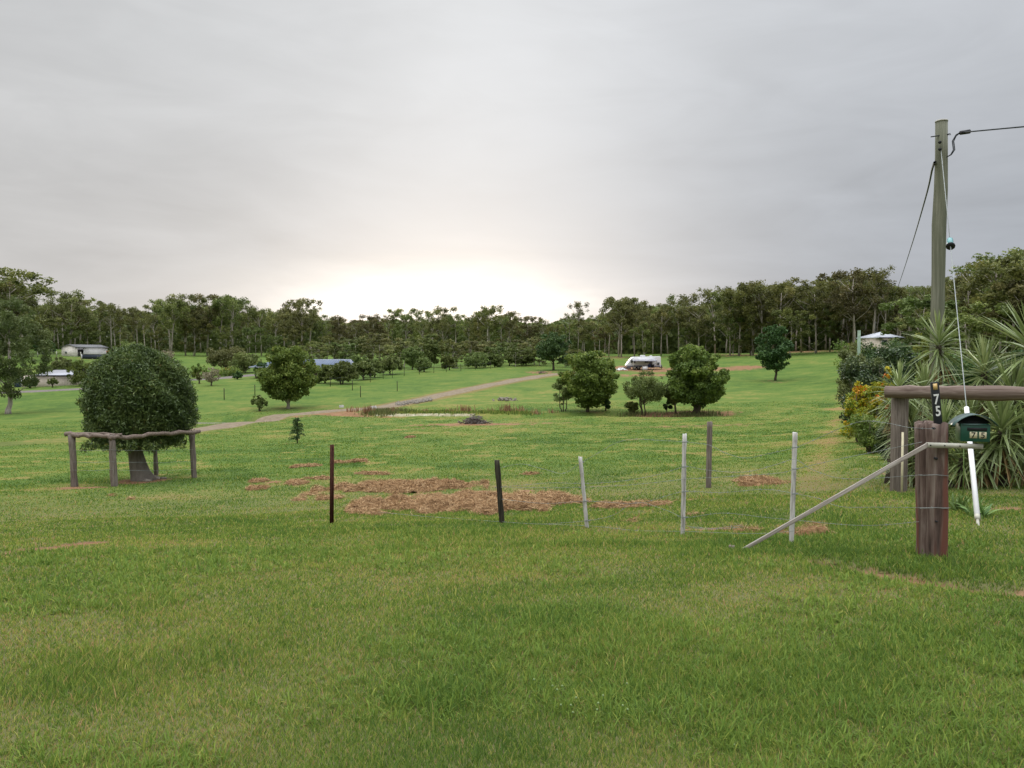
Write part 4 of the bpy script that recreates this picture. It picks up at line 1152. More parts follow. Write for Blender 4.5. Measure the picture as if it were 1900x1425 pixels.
def yucca(base, heads, label, dead=True, seed=0):
    """heads: (px,py,Y,radius px)"""
    rng = np.random.default_rng(seed)
    e = empty('yucca', base, label, 'yucca', 'yuccas behind the timber rail')
    hp = [P(a_, b_, c_) for a_, b_, c_, _ in heads]
    tm = MB()
    for h in hp:
        q_ = h - Vector(base)
        tm.tube([(rng.normal(0, .05), rng.normal(0, .05), -0.1), (q_.x * .5 + rng.normal(0, .05), q_.y * .5, q_.z * .45), q_], [0.07, 0.055, 0.045], 8, rough=0.12)
    tm.build('trunk', M['bark_dark'], e, smooth=True)
    for h, (_, _, Yh, rp) in zip(hp, heads):
        L0 = rp * mpp(Yh); m_ = MB(); dm = MB()
        n_ = 120
        for i in range(n_):
            f = i / n_
            el = R(86 - 140 * f + rng.normal(0, 6)); az = i * 2.39996 + rng.normal(0, .2)
            d = (math.cos(el) * math.cos(az), math.cos(el) * math.sin(az), math.sin(el))
            o_ = h - Vector(base) + Vector((0, 0, 0.10 - 0.28 * f)) + Vector(d) * 0.03
            sword(m_, o_, d, L0 * rng.uniform(0.82, 1.12) * (0.8 + 0.25 * math.sin(f * 3.1)), 0.040 * (L0 / 0.62), 0.04 + 0.25 * f + (0.35 if rng.random() < 0.12 else 0), rng, float(np.clip(rng.normal(0.42, 0.17) - 0.12 * f, 0, .8)))
        m_.build('leaf_rosette', M['leaf_yucca'], e)
        if dead:
            for i in range(52):
                az = rng.uniform(0, 6.28); el = R(rng.uniform(-85, -50))
                d = (math.cos(el) * math.cos(az), math.cos(el) * math.sin(az), math.sin(el))
                sword(dm, h - Vector(base) + Vector((0, 0, -0.22)), d, L0 * rng.uniform(0.6, 1.0), 0.03, 0.1, rng, rng.random() * .8)
            dm.build('dead_leaves', M['leaf_yucca_dead'], e)
yucca(gY(1745, 14.6), [(1742, 640, 14.6, 66)], 'tallest single-headed yucca in front of the power pole', seed=1)
yucca(gY(1690, 13.4), [(1668, 722, 13.2, 56), (1716, 724, 13.6, 56), (1690, 790, 13.2, 60)], 'three-headed yucca behind the left end of the timber rail', seed=2)
yucca(gY(1828, 13.2), [(1826, 690, 13.2, 76), (1800, 790, 13.0, 72)], 'yucca with its head above the green letterbox', seed=3)
yucca(gY(1912, 12.9), [(1915, 650, 12.9, 118), (1880, 742, 12.7, 100)], 'large pale yucca at the right edge of the picture', seed=4)
yucca(gY(1752, 12.9), [(1750, 800, 12.9, 72), (1715, 850, 12.9, 56)], 'low yucca behind the strainer post', seed=5)
yucca(gY(1860, 12.3), [(1858, 800, 12.3, 92), (1905, 812, 12.4, 96), (1822, 842, 12.4, 66)], 'drooping low yucca right of the letterbox', seed=6)
yucca(gY(1790, 12.5), [(1785, 850, 12.5, 60), (1690, 850, 13.0, 58)], 'darker low yucca in the middle of the clump under the letterbox', seed=7)
yucca(gY(1655, 13.6), [(1672, 800, 13.6, 52), (1655, 752, 13.8, 40)], 'small yucca poking out left of the square gate post', seed=8)

# lilies by the guy wire
def strap_plant(px, py, n_, L, label, seed):
    g = gat(px, py); rng = np.random.default_rng(seed)
    e = empty('lily_plant', g, label, 'plant', 'strap-leaved lilies at the guy wire')
    m_ = MB()
    for i in range(n_):
        az = rng.uniform(0, 6.28); el = R(rng.uniform(42, 86))
        sword(m_, (rng.normal(0, .05), rng.normal(0, .05), -0.02), (math.cos(el) * math.cos(az), math.cos(el) * math.sin(az), math.sin(el)), L * rng.uniform(.6, 1.1), 0.035, 0.4, rng, rng.random() * .7)
    m_.build('leaves', M['leaf_lily'], e)
    return e
strap_plant(1776, 948, 46, 0.40, 'strap-leaved lily clump left of the white guy tube', 1)
strap_plant(1816, 958, 44, 0.38, 'strap-leaved lily clump around the base of the white guy tube', 2)
ag = strap_plant(1786, 930, 8, 0.18, 'small lily with one tall bare flower stalk', 3)
gag = ag.location
MB().tube([(0, 0, 0), (0.01, 0, 0.4), (0.0, 0, 0.78)], 0.007, 6).build('stalk', M['leaf_lily'], ag)
m_ = MB(); rng = np.random.default_rng(4); pts = rng.normal(0, 0.03, (60, 3)) + np.array([0, 0, 0.79]); leaf_quads(m_, pts, 0.035, rng, 0.5); m_.build('flower_head', M['leaf_palm'], ag)

# ------------------------------------------------------------------ timber gate rail and its post
RY = 12.0
pg = gat(1667, 911)
RY = pg.y
gate = empty('timber_rail', pg, 'heavy round timber rail on a square weathered post beside the yuccas', 'rail')
m_ = MB(); hw = 12.5 * mpp(RY)
zt = P(1667, 731, RY).z - pg.z
for i in range(5): pass
m_.box(-hw, hw, -hw * .8, hw * .8, -0.3, zt)
po = m_.build('post', M['weathered'], gate); bevel(po, 0.02, 2)
m_ = MB(); rd_ = 12.3 * mpp(RY)
pL = P(1643, 727, RY) ; pR = P(2300, 736, RY * 0.80)
rv = local(pg, pR) - local(pg, pL)
log_between(m_, (0, 0, 0), (0, 0, rv.length), rd_, 4, 20, 24, 0.025, 0.012)
o = m_.build('rail', M['rail_wood'], gate, smooth=True)
o.matrix_local = Matrix.Translation(local(pg, pL)) @ rv.to_track_quat('Z', 'Y').to_matrix().to_4x4()
m_ = MB(); q_ = local(pg, P(1673, 722, RY - rd_ - .005)); m_.tube([q_, q_ + Vector((0, 0, -0.12))], 0.008, 6); m_.build('pin', M['galv'], gate)
# pale garden stake
s0 = gat(1673, 905); s0 = Vector((P(1674, 870, RY - .35).x, RY - .35, 0)); s0.z = g1(s0.x, s0.y)
m_ = MB(); m_.box(-0.012, 0.012, -0.012, 0.012, -0.1, P(1673, 802, s0.y).z - s0.z)
o = m_.build('garden_stake', M['cream'], None, loc=s0); tag(o, 'thin pale stake leaning at the square gate post', 'stake')

# ------------------------------------------------------------------ power pole, wires, guy
pp = gY(1738, 17.0)
pole = empty('power_pole', pp, 'weathered green-grey timber power pole behind the yuccas', 'power pole')
ht = P(1742, 226, 17.0).z - pp.z
m_ = MB(); rp = 11.6 * mpp(17)
m_.tube([(0, 0, -0.5), (-0.01, 0, ht * 0.3), (0.0, 0, ht * 0.55), (-0.005, 0, ht * 0.7), (0.02, 0, ht * 0.8), (0.02, 0, ht * 0.9), (0.01, 0, ht)], [rp * 1.06, rp * 1.02, rp * 0.98, rp * 1.04, rp * 0.98, rp * 0.90, rp * 0.88], 20, rough=0.015)
m_.build('shaft', M['pole'], pole, smooth=True)
m_ = MB(); m_.tube([(0.01, 0, ht), (0.01, 0, ht + 0.03)], [rp * 0.95, rp * 0.9], 16); m_.build('cap', M['concrete'], pole)
m_ = MB()
L = lambda px, py, Y: local(pp, P(px, py, Y))
m_.tube([L(1727, 254, 16.95), L(1758, 249, 16.9)], 0.012, 6)
m_.build('eye_bolt', M['black'], pole); m_ = MB()
m_.tube([L(1758, 249, 16.9), L(1763, 247.5, 16.9), L(1764, 250, 16.9), L(1758, 250, 16.9)], 0.008, 6)
m_.build('eye', M['black'], pole)
for (a_, b_) in ((1744, 264), (1744, 277)):
    MB().tube([L(a_, b_, 16.80), L(a_, b_, 16.86)], 0.035, 8).build('bolt', M['black'], pole)
# overhead cables: each its own thing
def cable(name, pts, r, mat, label, cat='cable', n=6):
    b0 = Vector(pts[0]); m_ = MB(); d = dens([tuple(p) for p in pts], 0.5)
    m_.tube([Vector(p) - b0 for p in d], r, n)
    e = empty(name, b0, label, cat)
    m_.build('cable', M[mat], e)
    return e
c1 = cable('overhead_cable', [P(1782, 246, 16.8), P(1900, 235, 15.0), P(2100, 218, 13.0), P(2500, 170, 10)], 0.014, 'cable', 'twisted black power cable leaving the pole to the right')
b0 = c1.location
m_ = MB(); m_.tube([P(1782, 246.5, 16.8) - b0, P(1799, 244, 16.6) - b0], 0.045, 8); m_.build('clamp', M['black'], c1)
m_ = MB()
for o_ in (0, 2.5):
    m_.tube([P(1781, 246 + o_ * .3, 16.8) - b0, P(1774, 250 + o_, 16.8) - b0, P(1767 + o_, 262, 16.8) - b0, P(1769 + o_, 278, 16.8) - b0, P(1764 + o_ * .5, 287, 16.8) - b0, P(1756, 292, 16.85) - b0], 0.011, 5)
m_.build('jumper_loop', M['cable'], c1)
cable('service_cable', [P(1735, 300, 17.0), P(1730, 313, 17.6), P(1716, 372, 25), P(1690, 460, 45), P(1668, 527, 75), P(1645, 590, 110), P(1635, 618, 125)], 0.022, 'cable', 'black service cable sloping down left from the pole to the house')
ga = gat(1815, 975)
guy = empty('guy_wire', ga, 'steel guy wire with white plastic tube and teal insulator staying the pole', 'guy wire')
gt = P(1746, 278, 16.85) - ga; gb = Vector((0, 0, 0.0))
def along(py):
    lo, hi = 0.0, 1.0
    for _ in range(40):
        md = (lo + hi) / 2; p_ = ga + gb.lerp(gt, md)
        yc = (p_.z - CAMZ) / p_.y
        if yc < (P(950, py, 1.0).z - CAMZ): lo = md
        else: hi = md
    return gb.lerp(gt, lo)
ins = along(450)
tb = along(757)
m_ = MB(); m_.tube([gb, ins], 0.007, 6); m_.tube([ins, gt], 0.007, 6); m_.build('wire', M['wire'], guy)
dv = (gt - gb).normalized()
m_ = MB(); m_.tube([gb + dv * 0.16, tb], 0.029, 14); m_.build('guard_tube', M['white_tube'], guy, smooth=True)
m_ = MB(); m_.tube([ins - dv * 0.10, ins - dv * 0.05, ins + dv * 0.10, ins + dv * 0.16], [0.03, 0.05, 0.05, 0.02], 12); m_.build('insulator', M['insulator'], guy, smooth=True)
m_ = MB(); m_.tube([ins - dv * 0.15, ins - dv * 0.14, ins - dv * 0.10], [0.03, 0.075, 0.06], 10); m_.build('clamp', M['black'], guy)
m_ = MB(); m_.tube([gb - dv * 0.12, gb + dv * 0.15], 0.016, 8); m_.tube([gb + dv * 0.09, gb + dv * 0.17], 0.028, 10); m_.build('anchor_rod', M['galv'], guy)

# ------------------------------------------------------------------ barbed wire fence
def fY(px): return 11.03 / ((px - 950) / FPX + 1.08)
sp = gat(1737, 1034)
SY = sp.y
kY = SY / fY(1737)
def FY(px): return fY(px) * (1 + (kY - 1) * max(0, min(1, (px - 1270) / 467.0)))
fence = empty('barbed_wire_fence', sp, 'old barbed wire fence with leaning droppers, a thick strainer post and a diagonal stay', 'fence')
lf = lambda p: Vector(p) - sp
def rough_post(poly, z0, z1, taper, seed, mat, name, off=(0, 0, 0), tilt=(0, 0), rag=0.012, parent=fence, label=None):
    """irregular split-timber column"""
    rr_ = random.Random(seed); N = 14; n_ = len(poly); m_ = MB(); vs = []
    for i in range(N + 1):
        f = i / N; z = z0 + (z1 - z0) * f; k = 1 + taper * (1 - f)
        for j, (x, y) in enumerate(poly):
            zz = z + (rr_.uniform(-rag, rag) * 2.0 if i == N else 0)
            vs.append((off[0] + x * k + tilt[0] * f + rr_.uniform(-.0035, .0035), off[1] + y * k + tilt[1] * f + rr_.uniform(-.0035, .0035), off[2] + zz))
    fs = [[i * n_ + j, i * n_ + (j + 1) % n_, (i + 1) * n_ + (j + 1) % n_, (i + 1) * n_ + j] for i in range(N) for j in range(n_)]
    m_.add(vs, fs)
    o_ = m_.n - len(vs)
    vs_top = [o_ + N * n_ + j for j in range(n_)]
    m_.f.append(np.array([vs_top])); m_.f.append(np.array([[o_ + j for j in range(n_)][::-1]]))
    o = m_.build(name, M[mat], parent)
    if label: o['label'] = label
    return o
u_ = mpp(SY)
def blobpoly(w, d, n_, seed, e=0.10):
    rr_ = random.Random(seed); out = []
    for k in range(n_):
        a_ = 2 * math.pi * k / n_
        s_ = (abs(math.cos(a_)) ** 3.5 + abs(math.sin(a_)) ** 3.5) ** (-1 / 3.5) * (1 + rr_.uniform(-e, e * .5))
        out.append((w / 2 * s_ * math.cos(a_), d / 2 * s_ * math.sin(a_)))
    return out
topz = P(1735, 785, SY).z - sp.z
rough_post(blobpoly(41 * u_, 0.19, 22, 1, 0.13), -0.25, topz, -0.02, 1, 'strainer', 'strainer_post', off=(0.004, 0, 0), tilt=(-6 * u_, 0), label='thick reddish grey split strainer post')
rough_post(blobpoly(20 * u_, 0.14, 14, 3, 0.12), -0.25, topz - 0.012, 0.10, 3, 'strainer', 'strainer_slab', off=(-14 * u_, 0.07, 0), tilt=(-11 * u_, 0))
rough_post(blobpoly(12 * u_, 0.10, 12, 5, 0.12), -0.25, topz * 0.5, 0.10, 5, 'strainer', 'strainer_slab', off=(24 * u_, 0.08, 0), tilt=(-7 * u_, 0))
# knots and bolt holes
m_ = MB()
for (a_, b_, r_) in ((1734, 795, 0.010), (1738, 851, 0.011), (1739, 968, 0.007)):
    q_ = lf(P(a_, b_, SY - 0.115)); m_.tube([q_, q_ + Vector((0, 0.03, 0))], r_, 8)
m_.build('bolt_hole', M['dark'], fence)
def fpost(px0, base, px1, top, w, d, mat, name, label, seed, Y=None):
    Yp = Y or FY(px0)
    b_ = gY(px0, Yp); t_ = P(px1, top, Yp)
    return rough_post(blobpoly(w, d, 10, seed, 0.06), -0.12, t_.z - b_.z, 0.0, seed, mat, name, off=tuple(lf(b_)), tilt=(t_.x - b_.x, 0.02), rag=0.004, label=label)
fpost(933, 985, 922, 855, 10 * mpp(FY(925)), 0.06, 'dark_timber', 'post', 'dark square timber post leaning left', 11)
fpost(1092, 995, 1077, 848, 7 * mpp(FY(1085)), 0.04, 'white_timber', 'dropper', 'short pale dropper leaning left next to the dark post', 12)
fpost(1269, 1000, 1271, 805, 8 * mpp(FY(1270)), 0.05, 'white_timber', 'dropper', 'pale upright middle dropper', 13)
fpost(1471, 1005, 1477, 803, 8 * mpp(FY(1475)), 0.05, 'white_timber', 'dropper', 'pale upright dropper crossed by the diagonal stay', 14)
# stay
st0 = gat(1384, 1021); st1 = P(1722, 829, SY - 0.13)
sv = lf(st1) - lf(st0); sl_ = sv.length
m_ = MB(); Mx = Matrix.Translation(lf(st0) + Vector((0, 0, 0.02))) @ sv.to_track_quat('Z', 'Y').to_matrix().to_4x4()
m_.box(-0.024, 0.024, -0.017, 0.017, 0, sl_)
for v in m_.v:
    pass
o = MB().box(-0.024, 0.024, -0.017, 0.017, -0.03, sl_).build('stay', M['pale_timber'], fence)
o.matrix_local = Mx; bevel(o, 0.004)
rr_ = random.Random(3)
stub = gat(1358, 1019)
o = MB().tube([(0, 0, -0.03), (0, 0, 0.035)], [0.035, 0.03], 8, rough=.1).build('stump', M['weathered'], None, loc=stub); tag(o, 'tiny cut timber stub in the grass at the foot of the stay', 'stump')

WIRES = [
    [(1734, 796), (1685, 793), (1652, 786), (1605, 781), (1566, 792), (1520, 812), (1478, 830), (1443, 838), (1412, 845), (1380, 850), (1342, 839), (1317, 826), (1271, 820), (1222, 817), (1172, 815), (1140, 823), (1118, 836), (1079, 858), (1046, 878), (1011, 871), (967, 861), (925, 869)],
    [(1711, 820), (1625, 838), (1560, 851), (1516, 861), (1477, 870), (1443, 878), (1340, 885), (1271, 889), (1210, 896), (1150, 901), (1082, 904), (1010, 905), (927, 904)],
    [(1711, 881), (1609, 888), (1550, 886), (1500, 868), (1476, 852), (1440, 862), (1380, 876), (1310, 872), (1271, 866), (1225, 880), (1150, 893), (1083, 897), (1020, 896), (960, 901), (929, 903)],
    [(1764, 942), (1708, 942), (1640, 941), (1559, 940), (1520, 925), (1475, 916), (1420, 908), (1340, 914), (1271, 912), (1230, 922), (1180, 934), (1087, 930), (1010, 934), (930, 926)],
    [(1705, 968), (1600, 975), (1475, 965), (1420, 960), (1340, 952), (1271, 960), (1240, 948), (1180, 932), (1140, 955), (1090, 966), (1000, 985), (933, 978)],
    [(1474, 985), (1400, 990), (1271, 986), (1180, 988), (1092, 988), (1000, 986), (933, 979), (860, 968), (780, 958), (700, 950)],
    [(1380, 977), (1340, 981), (1300, 979), (1265, 975)],
    [(1378, 974), (1345, 978), (1310, 982), (1280, 978)],
]
rr_ = random.Random(9)
for wi, wl in enumerate(WIRES):
    pts = []
    for px, py in wl:
        Yw = FY(px) - 0.035 - (0.09 if px > 1700 else 0)
        p = P(px, py, Yw); zg = g1(p.x, p.y) + 0.03
        if p.z < zg: p.z = zg
        pts.append(tuple(lf(p)))
    d = dens(pts, 0.06)
    m_ = MB(); m_.tube([Vector(q_) for q_ in d], 0.0023, 4)
    if wi != 5:
        for i in range(2, len(d) - 1, 3):       # barbs
            c = Vector(d[i])
            for _ in range(2):
                v = Vector((rr_.uniform(-1, 1), rr_.uniform(-1, 1), rr_.uniform(-1, 1))).normalized() * 0.013
                m_.tube([c - v, c + v], 0.0015, 3, cap=False)
            v = Vector((0.004, 0, 0)); m_.tube([c - v, c + v], 0.0045, 5)
    m_.build('barbed_wire', M['wire'], fence)
m_ = MB()   # wire wraps on the posts
for (px, py, w_) in ((925, 904, 7), (931, 978, 7), (1079, 858, 5), (1082, 904, 5), (1087, 930, 5), (1090, 966, 5), (1271, 820, 6), (1271, 866, 6), (1271, 912, 6), (1271, 960, 6), (1476, 830, 6), (1476, 870, 6), (1475, 916, 6), (1474, 965, 6)):
    Yw = FY(px); a_ = lf(P(px - w_, py, Yw - 0.038)); c = lf(P(px + w_, py - 1, Yw - 0.038)); m_.tube([a_, c], 0.004, 5); m_.tube([a_ + Vector((0, 0, -.009)), c + Vector((0, 0, -.006))], 0.003, 5)
for (py) in (881, 942):
    m_.tube([lf(P(1707, py + 1, SY - .10)), lf(P(1737, py, SY - .125)), lf(P(1760, py + 2, SY - .10))], 0.003, 5)
m_.build('wire_tie', M['wire'], fence)

# rusty steel picket (Y-section)
sg = gY(615, 11.5); sg = gat(615, 973)
hS = P(617, 825, sg.y).z - sg.z
m_ = MB()
for k in range(3):
    Mx = Matrix.Rotation(k * 2 * math.pi / 3 + 0.4, 4, 'Z')
    m_.box(0, 0.026, -0.0035, 0.0035, -0.1, hS, Mx)
    m_.box(0.022, 0.030, -0.0075, 0.0075, -0.1, hS - 0.003, Mx)
o = m_.build('steel_post', M['rust'], None, loc=sg); o.rotation_euler = (0, 0.012, 0)
tag(o, 'rusty dark steel picket standing alone left of the wire fence', 'fence post')
# grey timber post behind the fence
bp = gat(1314, 905)
o = rough_post(blobpoly(10 * mpp(bp.y), 0.09, 10, 31, 0.08), -0.15, P(1317, 783, bp.y).z - bp.z, 0, 31, 'weathered', 'timber_post', off=(0, 0, 0), tilt=(0.02, 0), parent=None)
o.location = bp; tag(o, 'slim grey timber post standing alone behind the wire fence', 'fence post')

# ------------------------------------------------------------------ number plank and letterbox
def text_mesh(s_, h, mat, name, parent, loc, rot, thick=0.002, bold=0.0, xs=1.0):
    cu = bpy.data.curves.new(name, 'FONT'); cu.body = s_; cu.size = h / 0.70; cu.extrude = thick; cu.offset = bold
    cu.align_x = 'CENTER'; cu.align_y = 'CENTER'
    to = bpy.data.objects.new(name, cu); COL.objects.link(to)
    dg = bpy.context.evaluated_depsgraph_get()
    me = bpy.data.meshes.new_from_object(to.evaluated_get(dg))
    bpy.data.objects.remove(to); me.materials.clear(); me.materials.append(M[mat])
    # centre the glyph on its own bounds
    xs_ = [v.co.x for v in me.vertices]; ys_ = [v.co.y for v in me.vertices]
    cx = (min(xs_) + max(xs_)) / 2; cy = (min(ys_) + max(ys_)) / 2
    for v in me.vertices: v.co.x = (v.co.x - cx) * xs; v.co.y -= cy
    o = bpy.data.objects.new(name, me); COL.objects.link(o); o.parent = parent; o.location = loc; o.rotation_euler = rot
    return o
YS = SY - 0.02
pb = P(1741, 790, YS); pt = P(1733.5, 709, YS)
num = empty('number_plank', pb, 'black house number plank reading 75 standing on the strainer post', 'house number')
v = pt - pb; tilt = math.atan2(v.x, v.z); num.rotation_euler = (0, tilt, 0); H_ = v.length
ws = 14.5 * mpp(YS)
o = MB().box(-ws / 2, ws / 2, -0.012, 0.012, -0.05, H_).build('board', M['sign_black'], num); bevel(o, 0.002)
MB().box(-ws * .30, ws * .22, -0.0155, -0.0125, H_ - 0.065, H_ - 0.012).build('reflector', M['reflector'], num)
k_ = H_ / 81.0
text_mesh('7', 18 * k_, 'digit_white', 'digit', num, (-0.001, -0.0150, H_ - 31.5 * k_), (math.pi / 2, 0, 0), 0.0015, 0.0022, 0.80)
text_mesh('5', 18 * k_, 'digit_white', 'digit', num, (0.001, -0.0150, H_ - 53.5 * k_), (math.pi / 2, 0, 0), 0.0015, 0.0022, 0.80)

LBY = SY - 0.16
lb0 = P(1809, 819.5, LBY)
lb = empty('letterbox', lb0, 'dark green metal letterbox with arched roof and number 75 tiles on a steel bracket', 'letterbox', rz=R(-17))
u2 = mpp(LBY); bw = 49 * u2 / 2; bh = 33 * u2; bd = 0.17
o = MB().box(-bw, bw, -0.01, bd, 0, bh).build('body', M['green_box'], lb); bevel(o, 0.004)
# open front gable, arched roof sheet
n_ = 16; hw_ = 37 * u2; rise = 20 * u2; th = 0.004
pv = []
for i in range(n_ + 1):
    t = i / n_ * 2 - 1
    x = hw_ * t; z = bh - 4 * u2 + rise * (math.cos(t * math.pi / 2) ** 0.75 if abs(t) < 1 else 0) * 1.05
    pv.append((x, z))
vs = []
for (x, z) in pv:
    for (y, dz) in ((-0.035, 0), (bd + 0.02, 0), (-0.035, th), (bd + 0.02, th)): vs.append((x, y, z + dz))
fs = []
for i in range(n_):
    a_ = i * 4; c = a_ + 4
    fs += [[a_, c, c + 1, a_ + 1], [a_ + 2, a_ + 3, c + 3, c + 2], [a_, a_ + 2, c + 2, c], [a_ + 1, c + 1, c + 3, a_ + 3]]
fs += [[0, 1, 3, 2], [n_ * 4, n_ * 4 + 2, n_ * 4 + 3, n_ * 4 + 1]]
MB().add(vs, fs).build('roof', M['green_roof'], lb, smooth=False)
gp = [(-hw_ * .78, bh + 0.001)] + [(x * .88, bh + 0.001 + max(0, (z - bh) * .86)) for x, z in pv if abs(x) < hw_ * 0.8 and z > bh] + [(hw_ * .78, bh + 0.001)]
MB().prism(gp[::-1], 0.05, 0.055).build('gable_back', M['sign_black'], lb)
MB().box(-bw * .92, bw * .92, -0.016, -0.011, bh - 0.010, bh - 0.002).build('lip', M['green_roof'], lb)
MB().box(-bw * .56, bw * .78, -0.0125, -0.006, bh * .62, bh * .80).build('slot', M['dark'], lb)
for dx, ch in ((-3.2, '7'), (12.0, '5')):
    x = dx * u2; tz = 12.5 * u2; s_ = 6.2 * u2
    tl = MB().box(-s_, s_, -0.002, 0.0, -s_ * .95, s_ * .95).build('number_tile', M['cream'], lb, loc=(x, -0.011, tz))
    text_mesh(ch, 10.5 * u2, 'black', 'digit', tl, (0, -0.0032, 0), (math.pi / 2, 0, 0), 0.001, 0.0006, 1.05)
br = empty('bracket', P(1722, 826, LBY), 'flat pale steel bracket arm bolted to the strainer post under the letterbox', 'bracket')
w_ = 103 * u2
o = MB().box(0, w_, 0, 0.004, -0.5 * 9 * u2, 0.5 * 9 * u2).box(0, w_, 0.004, 0.04, 0.5 * 9 * u2 - 0.004, 0.5 * 9 * u2).build('arm', M['galv'], br)
for x in (0.02, 0.14, 0.27): MB().tube([(x, -0.006, 0), (x, 0.001, 0)], 0.006, 8).build('bolt', M['dark'], br); br.rotation_euler = (0, R(1.6), 0)

# ------------------------------------------------------------------ far paddock fence
pf = [(416, 742), (473, 734), (613, 717), (654, 724.5), (669, 737), (687, 709), (711, 703), (728, 701), (737, 726), (750, 698), (778, 695), (805, 692), (828, 690.5), (855, 688), (882, 686), (910, 684)]
far_f = empty('paddock_fence', gat(687, 709), 'thin dark steel picket fence running up beside the fence row of trees', 'fence')
f0 = far_f.location.copy()
topn = []
for (px, py) in pf:
    g = gat(px, py); h = 1.25
    o = MB().box(-0.035, 0.035, -0.035, 0.035, -0.1, h).build('post', M['dark_timber'], far_f, loc=g - f0)
    if px in (613, 687, 711, 728, 750, 778, 805, 828, 855, 882, 910): topn.append(g)
m_ = MB()
for a_, c in zip(topn[:-1], topn[1:]):
    for hh in (0.55, 1.05): m_.tube([a_ - f0 + Vector((0, 0, hh)), c - f0 + Vector((0, 0, hh))], 0.010, 3)
m_.build('wire', M['wire'], far_f)
# yard fence by the upper shed
uf = [gat(px, py) for px, py in ((-20, 664), (30, 664), (70, 663), (105, 663), (150, 664))]
uy = empty('yard_fence', uf[0], 'low dark mesh fence along the terrace under the upper farm shed', 'fence')
m_ = MB()
for g in uf: m_.box(-0.08, 0.08, -0.08, 0.08, -0.2, 1.7, Matrix.Translation(g - uf[0]))
m_.build('posts', M['galv'], uy)
m_ = MB()
for a_, c in zip(uf[:-1], uf[1:]):
    for hh in (0.4, 0.8, 1.2, 1.6): m_.tube([a_ - uf[0] + Vector((0, 0, hh)), c - uf[0] + Vector((0, 0, hh))], 0.03, 3)
m_.build('rails', M['galv'], uy)

# ------------------------------------------------------------------ buildings
def lower_shed():
    gL = gat(24, 719); Yb = gL.y; g = Vector((P(82, 719, Yb).x, Yb, gL.z - 0.1)); u = mpp(Yb)
    e = empty('shed', g, 'long cream shed with silver roof and blue door half hidden by the gum tree', 'shed')
    hw_ = 57 * u; h = 23.5 * u; dpt = 6.0
    MB().box(-hw_, hw_, 0, dpt, -0.6, h).build('wall', M['shed_cream'], e)
    m_ = MB(); ov = 0.25
    z0 = h + .03; z1 = h + 9.5 * u
    v = [(-hw_ + 36 * u, -ov, z0), (hw_ - 7 * u, -ov, z0), (hw_ - 7 * u, dpt, z1), (-hw_ + 36 * u, dpt, z1)]
    m_.prism([(0, 0)] * 3, 0, 0) if False else None
    m_ = MB(); vs = v + [(a_, b_, c - 0.08) for a_, b_, c in v]
    m_.add(vs, [[0, 1, 2, 3], [7, 6, 5, 4], [0, 4, 5, 1], [1, 5, 6, 2], [2, 6, 7, 3], [3, 7, 4, 0]]); m_.build('roof', M['roof_silver'], e)
    MB().box(-hw_ + 36 * u, hw_ - 7 * u, -ov - 0.12, -ov - .003, h - 0.16, h + 0.06).build('gutter', M['dark'], e)
    MB().box(-hw_ + 36 * u + .1, hw_ - 7 * u - .1, dpt - .2, dpt - .02, h + .004, z1 - .09).build('rear_wall', M['shed_cream'], e)
    d = MB().box(-hw_ + 2 * u, -hw_ + 14 * u, -0.06, 0.0, -0.1, 19 * u).build('roller_door', M['door_blue'], e)
    MB().box(-hw_ + 14.2 * u, -hw_ + 16 * u, -0.07, 0, -0.1, 19 * u).build('door_frame', M['van_white'], d)
lower_shed()

def gable_shed():
    g = gY(143, 228.0); u = mpp(g.y)
    e = empty('farm_shed', g + Vector((0, 0, -0.2)), 'cream and grey gabled farm shed with a dark open bay on the upper terrace', 'shed', rz=R(58))
    Lx = 59 * u; Wy = 52 * u; h = 18.5 * u; hr = 5.0 * u; b1 = 13 * u
    MB().box(b1, Lx, 0, 0.25, -1, h).build('long_wall', M['shed_wall_grey'], e)
    MB().box(0.26, Lx, Wy - .25, Wy, -1, h).build('rear_wall', M['shed_wall_grey'], e)
    MB().box(Lx - .25, Lx, 0.26, Wy - .26, -1, h).build('end_wall', M['shed_wall_grey'], e)
    MB().box(0.26, b1, 3.5, 3.8, -1, h).build('bay_shade', M['dark'], e)  # near-black sheet standing in for the shade inside the open bay
    Mx = Matrix(((0, 1, 0, 0), (1, 0, 0, 0), (0, 0, 1, 0), (0, 0, 0, 1)))
    MB().prism([(0, -1), (Wy, -1), (Wy, h), (Wy / 2, h + hr), (0, h)], 0, .25, Mx).build('gable_wall', M['shed_pale'], e)
    f = MB().box(-.06, -.005, Wy * .62, Wy * .76, h * .35, h * .62).build('window', M['van_white'], e)
    MB().box(-.09, -.063, Wy * .635, Wy * .745, h * .38, h * .59).build('pane', M['glass'], f)
    sl = math.hypot(hr, Wy / 2) + .3
    MB().box(-.3, Lx + .3, -0.3, sl - .3, 0.02, 0.14, Matrix.Translation((0, 0, h)) @ Matrix.Rotation(math.atan2(hr, Wy / 2), 4, 'X')).build('roof', M['roof_grey'], e)
    MB().box(-.3, Lx + .3, -sl + .32, .3, 0.02, 0.14, Matrix.Translation((0, Wy, h)) @ Matrix.Rotation(-math.atan2(hr, Wy / 2), 4, 'X')).build('roof', M['roof_grey'], e)
gable_shed()
g = gY(177, 214.0); u = mpp(g.y)
e = empty('storage_container', g + Vector((0, 0, -.1)), 'long dark blue shipping container below the upper farm shed', 'container')
MB().box(-25 * u, 25 * u, 0, 2.4, 0, 10 * u).build('body', M['tank_blue'], e)
MB().box(-25.4 * u, -24 * u, -0.08, -.003, 0, 10.4 * u).build('corner_post', M['van_white'], e)
MB().box(-25 * u, 25 * u, -0.08, -.004, 10 * u, 10.6 * u).build('top_rail', M['galv'], e)
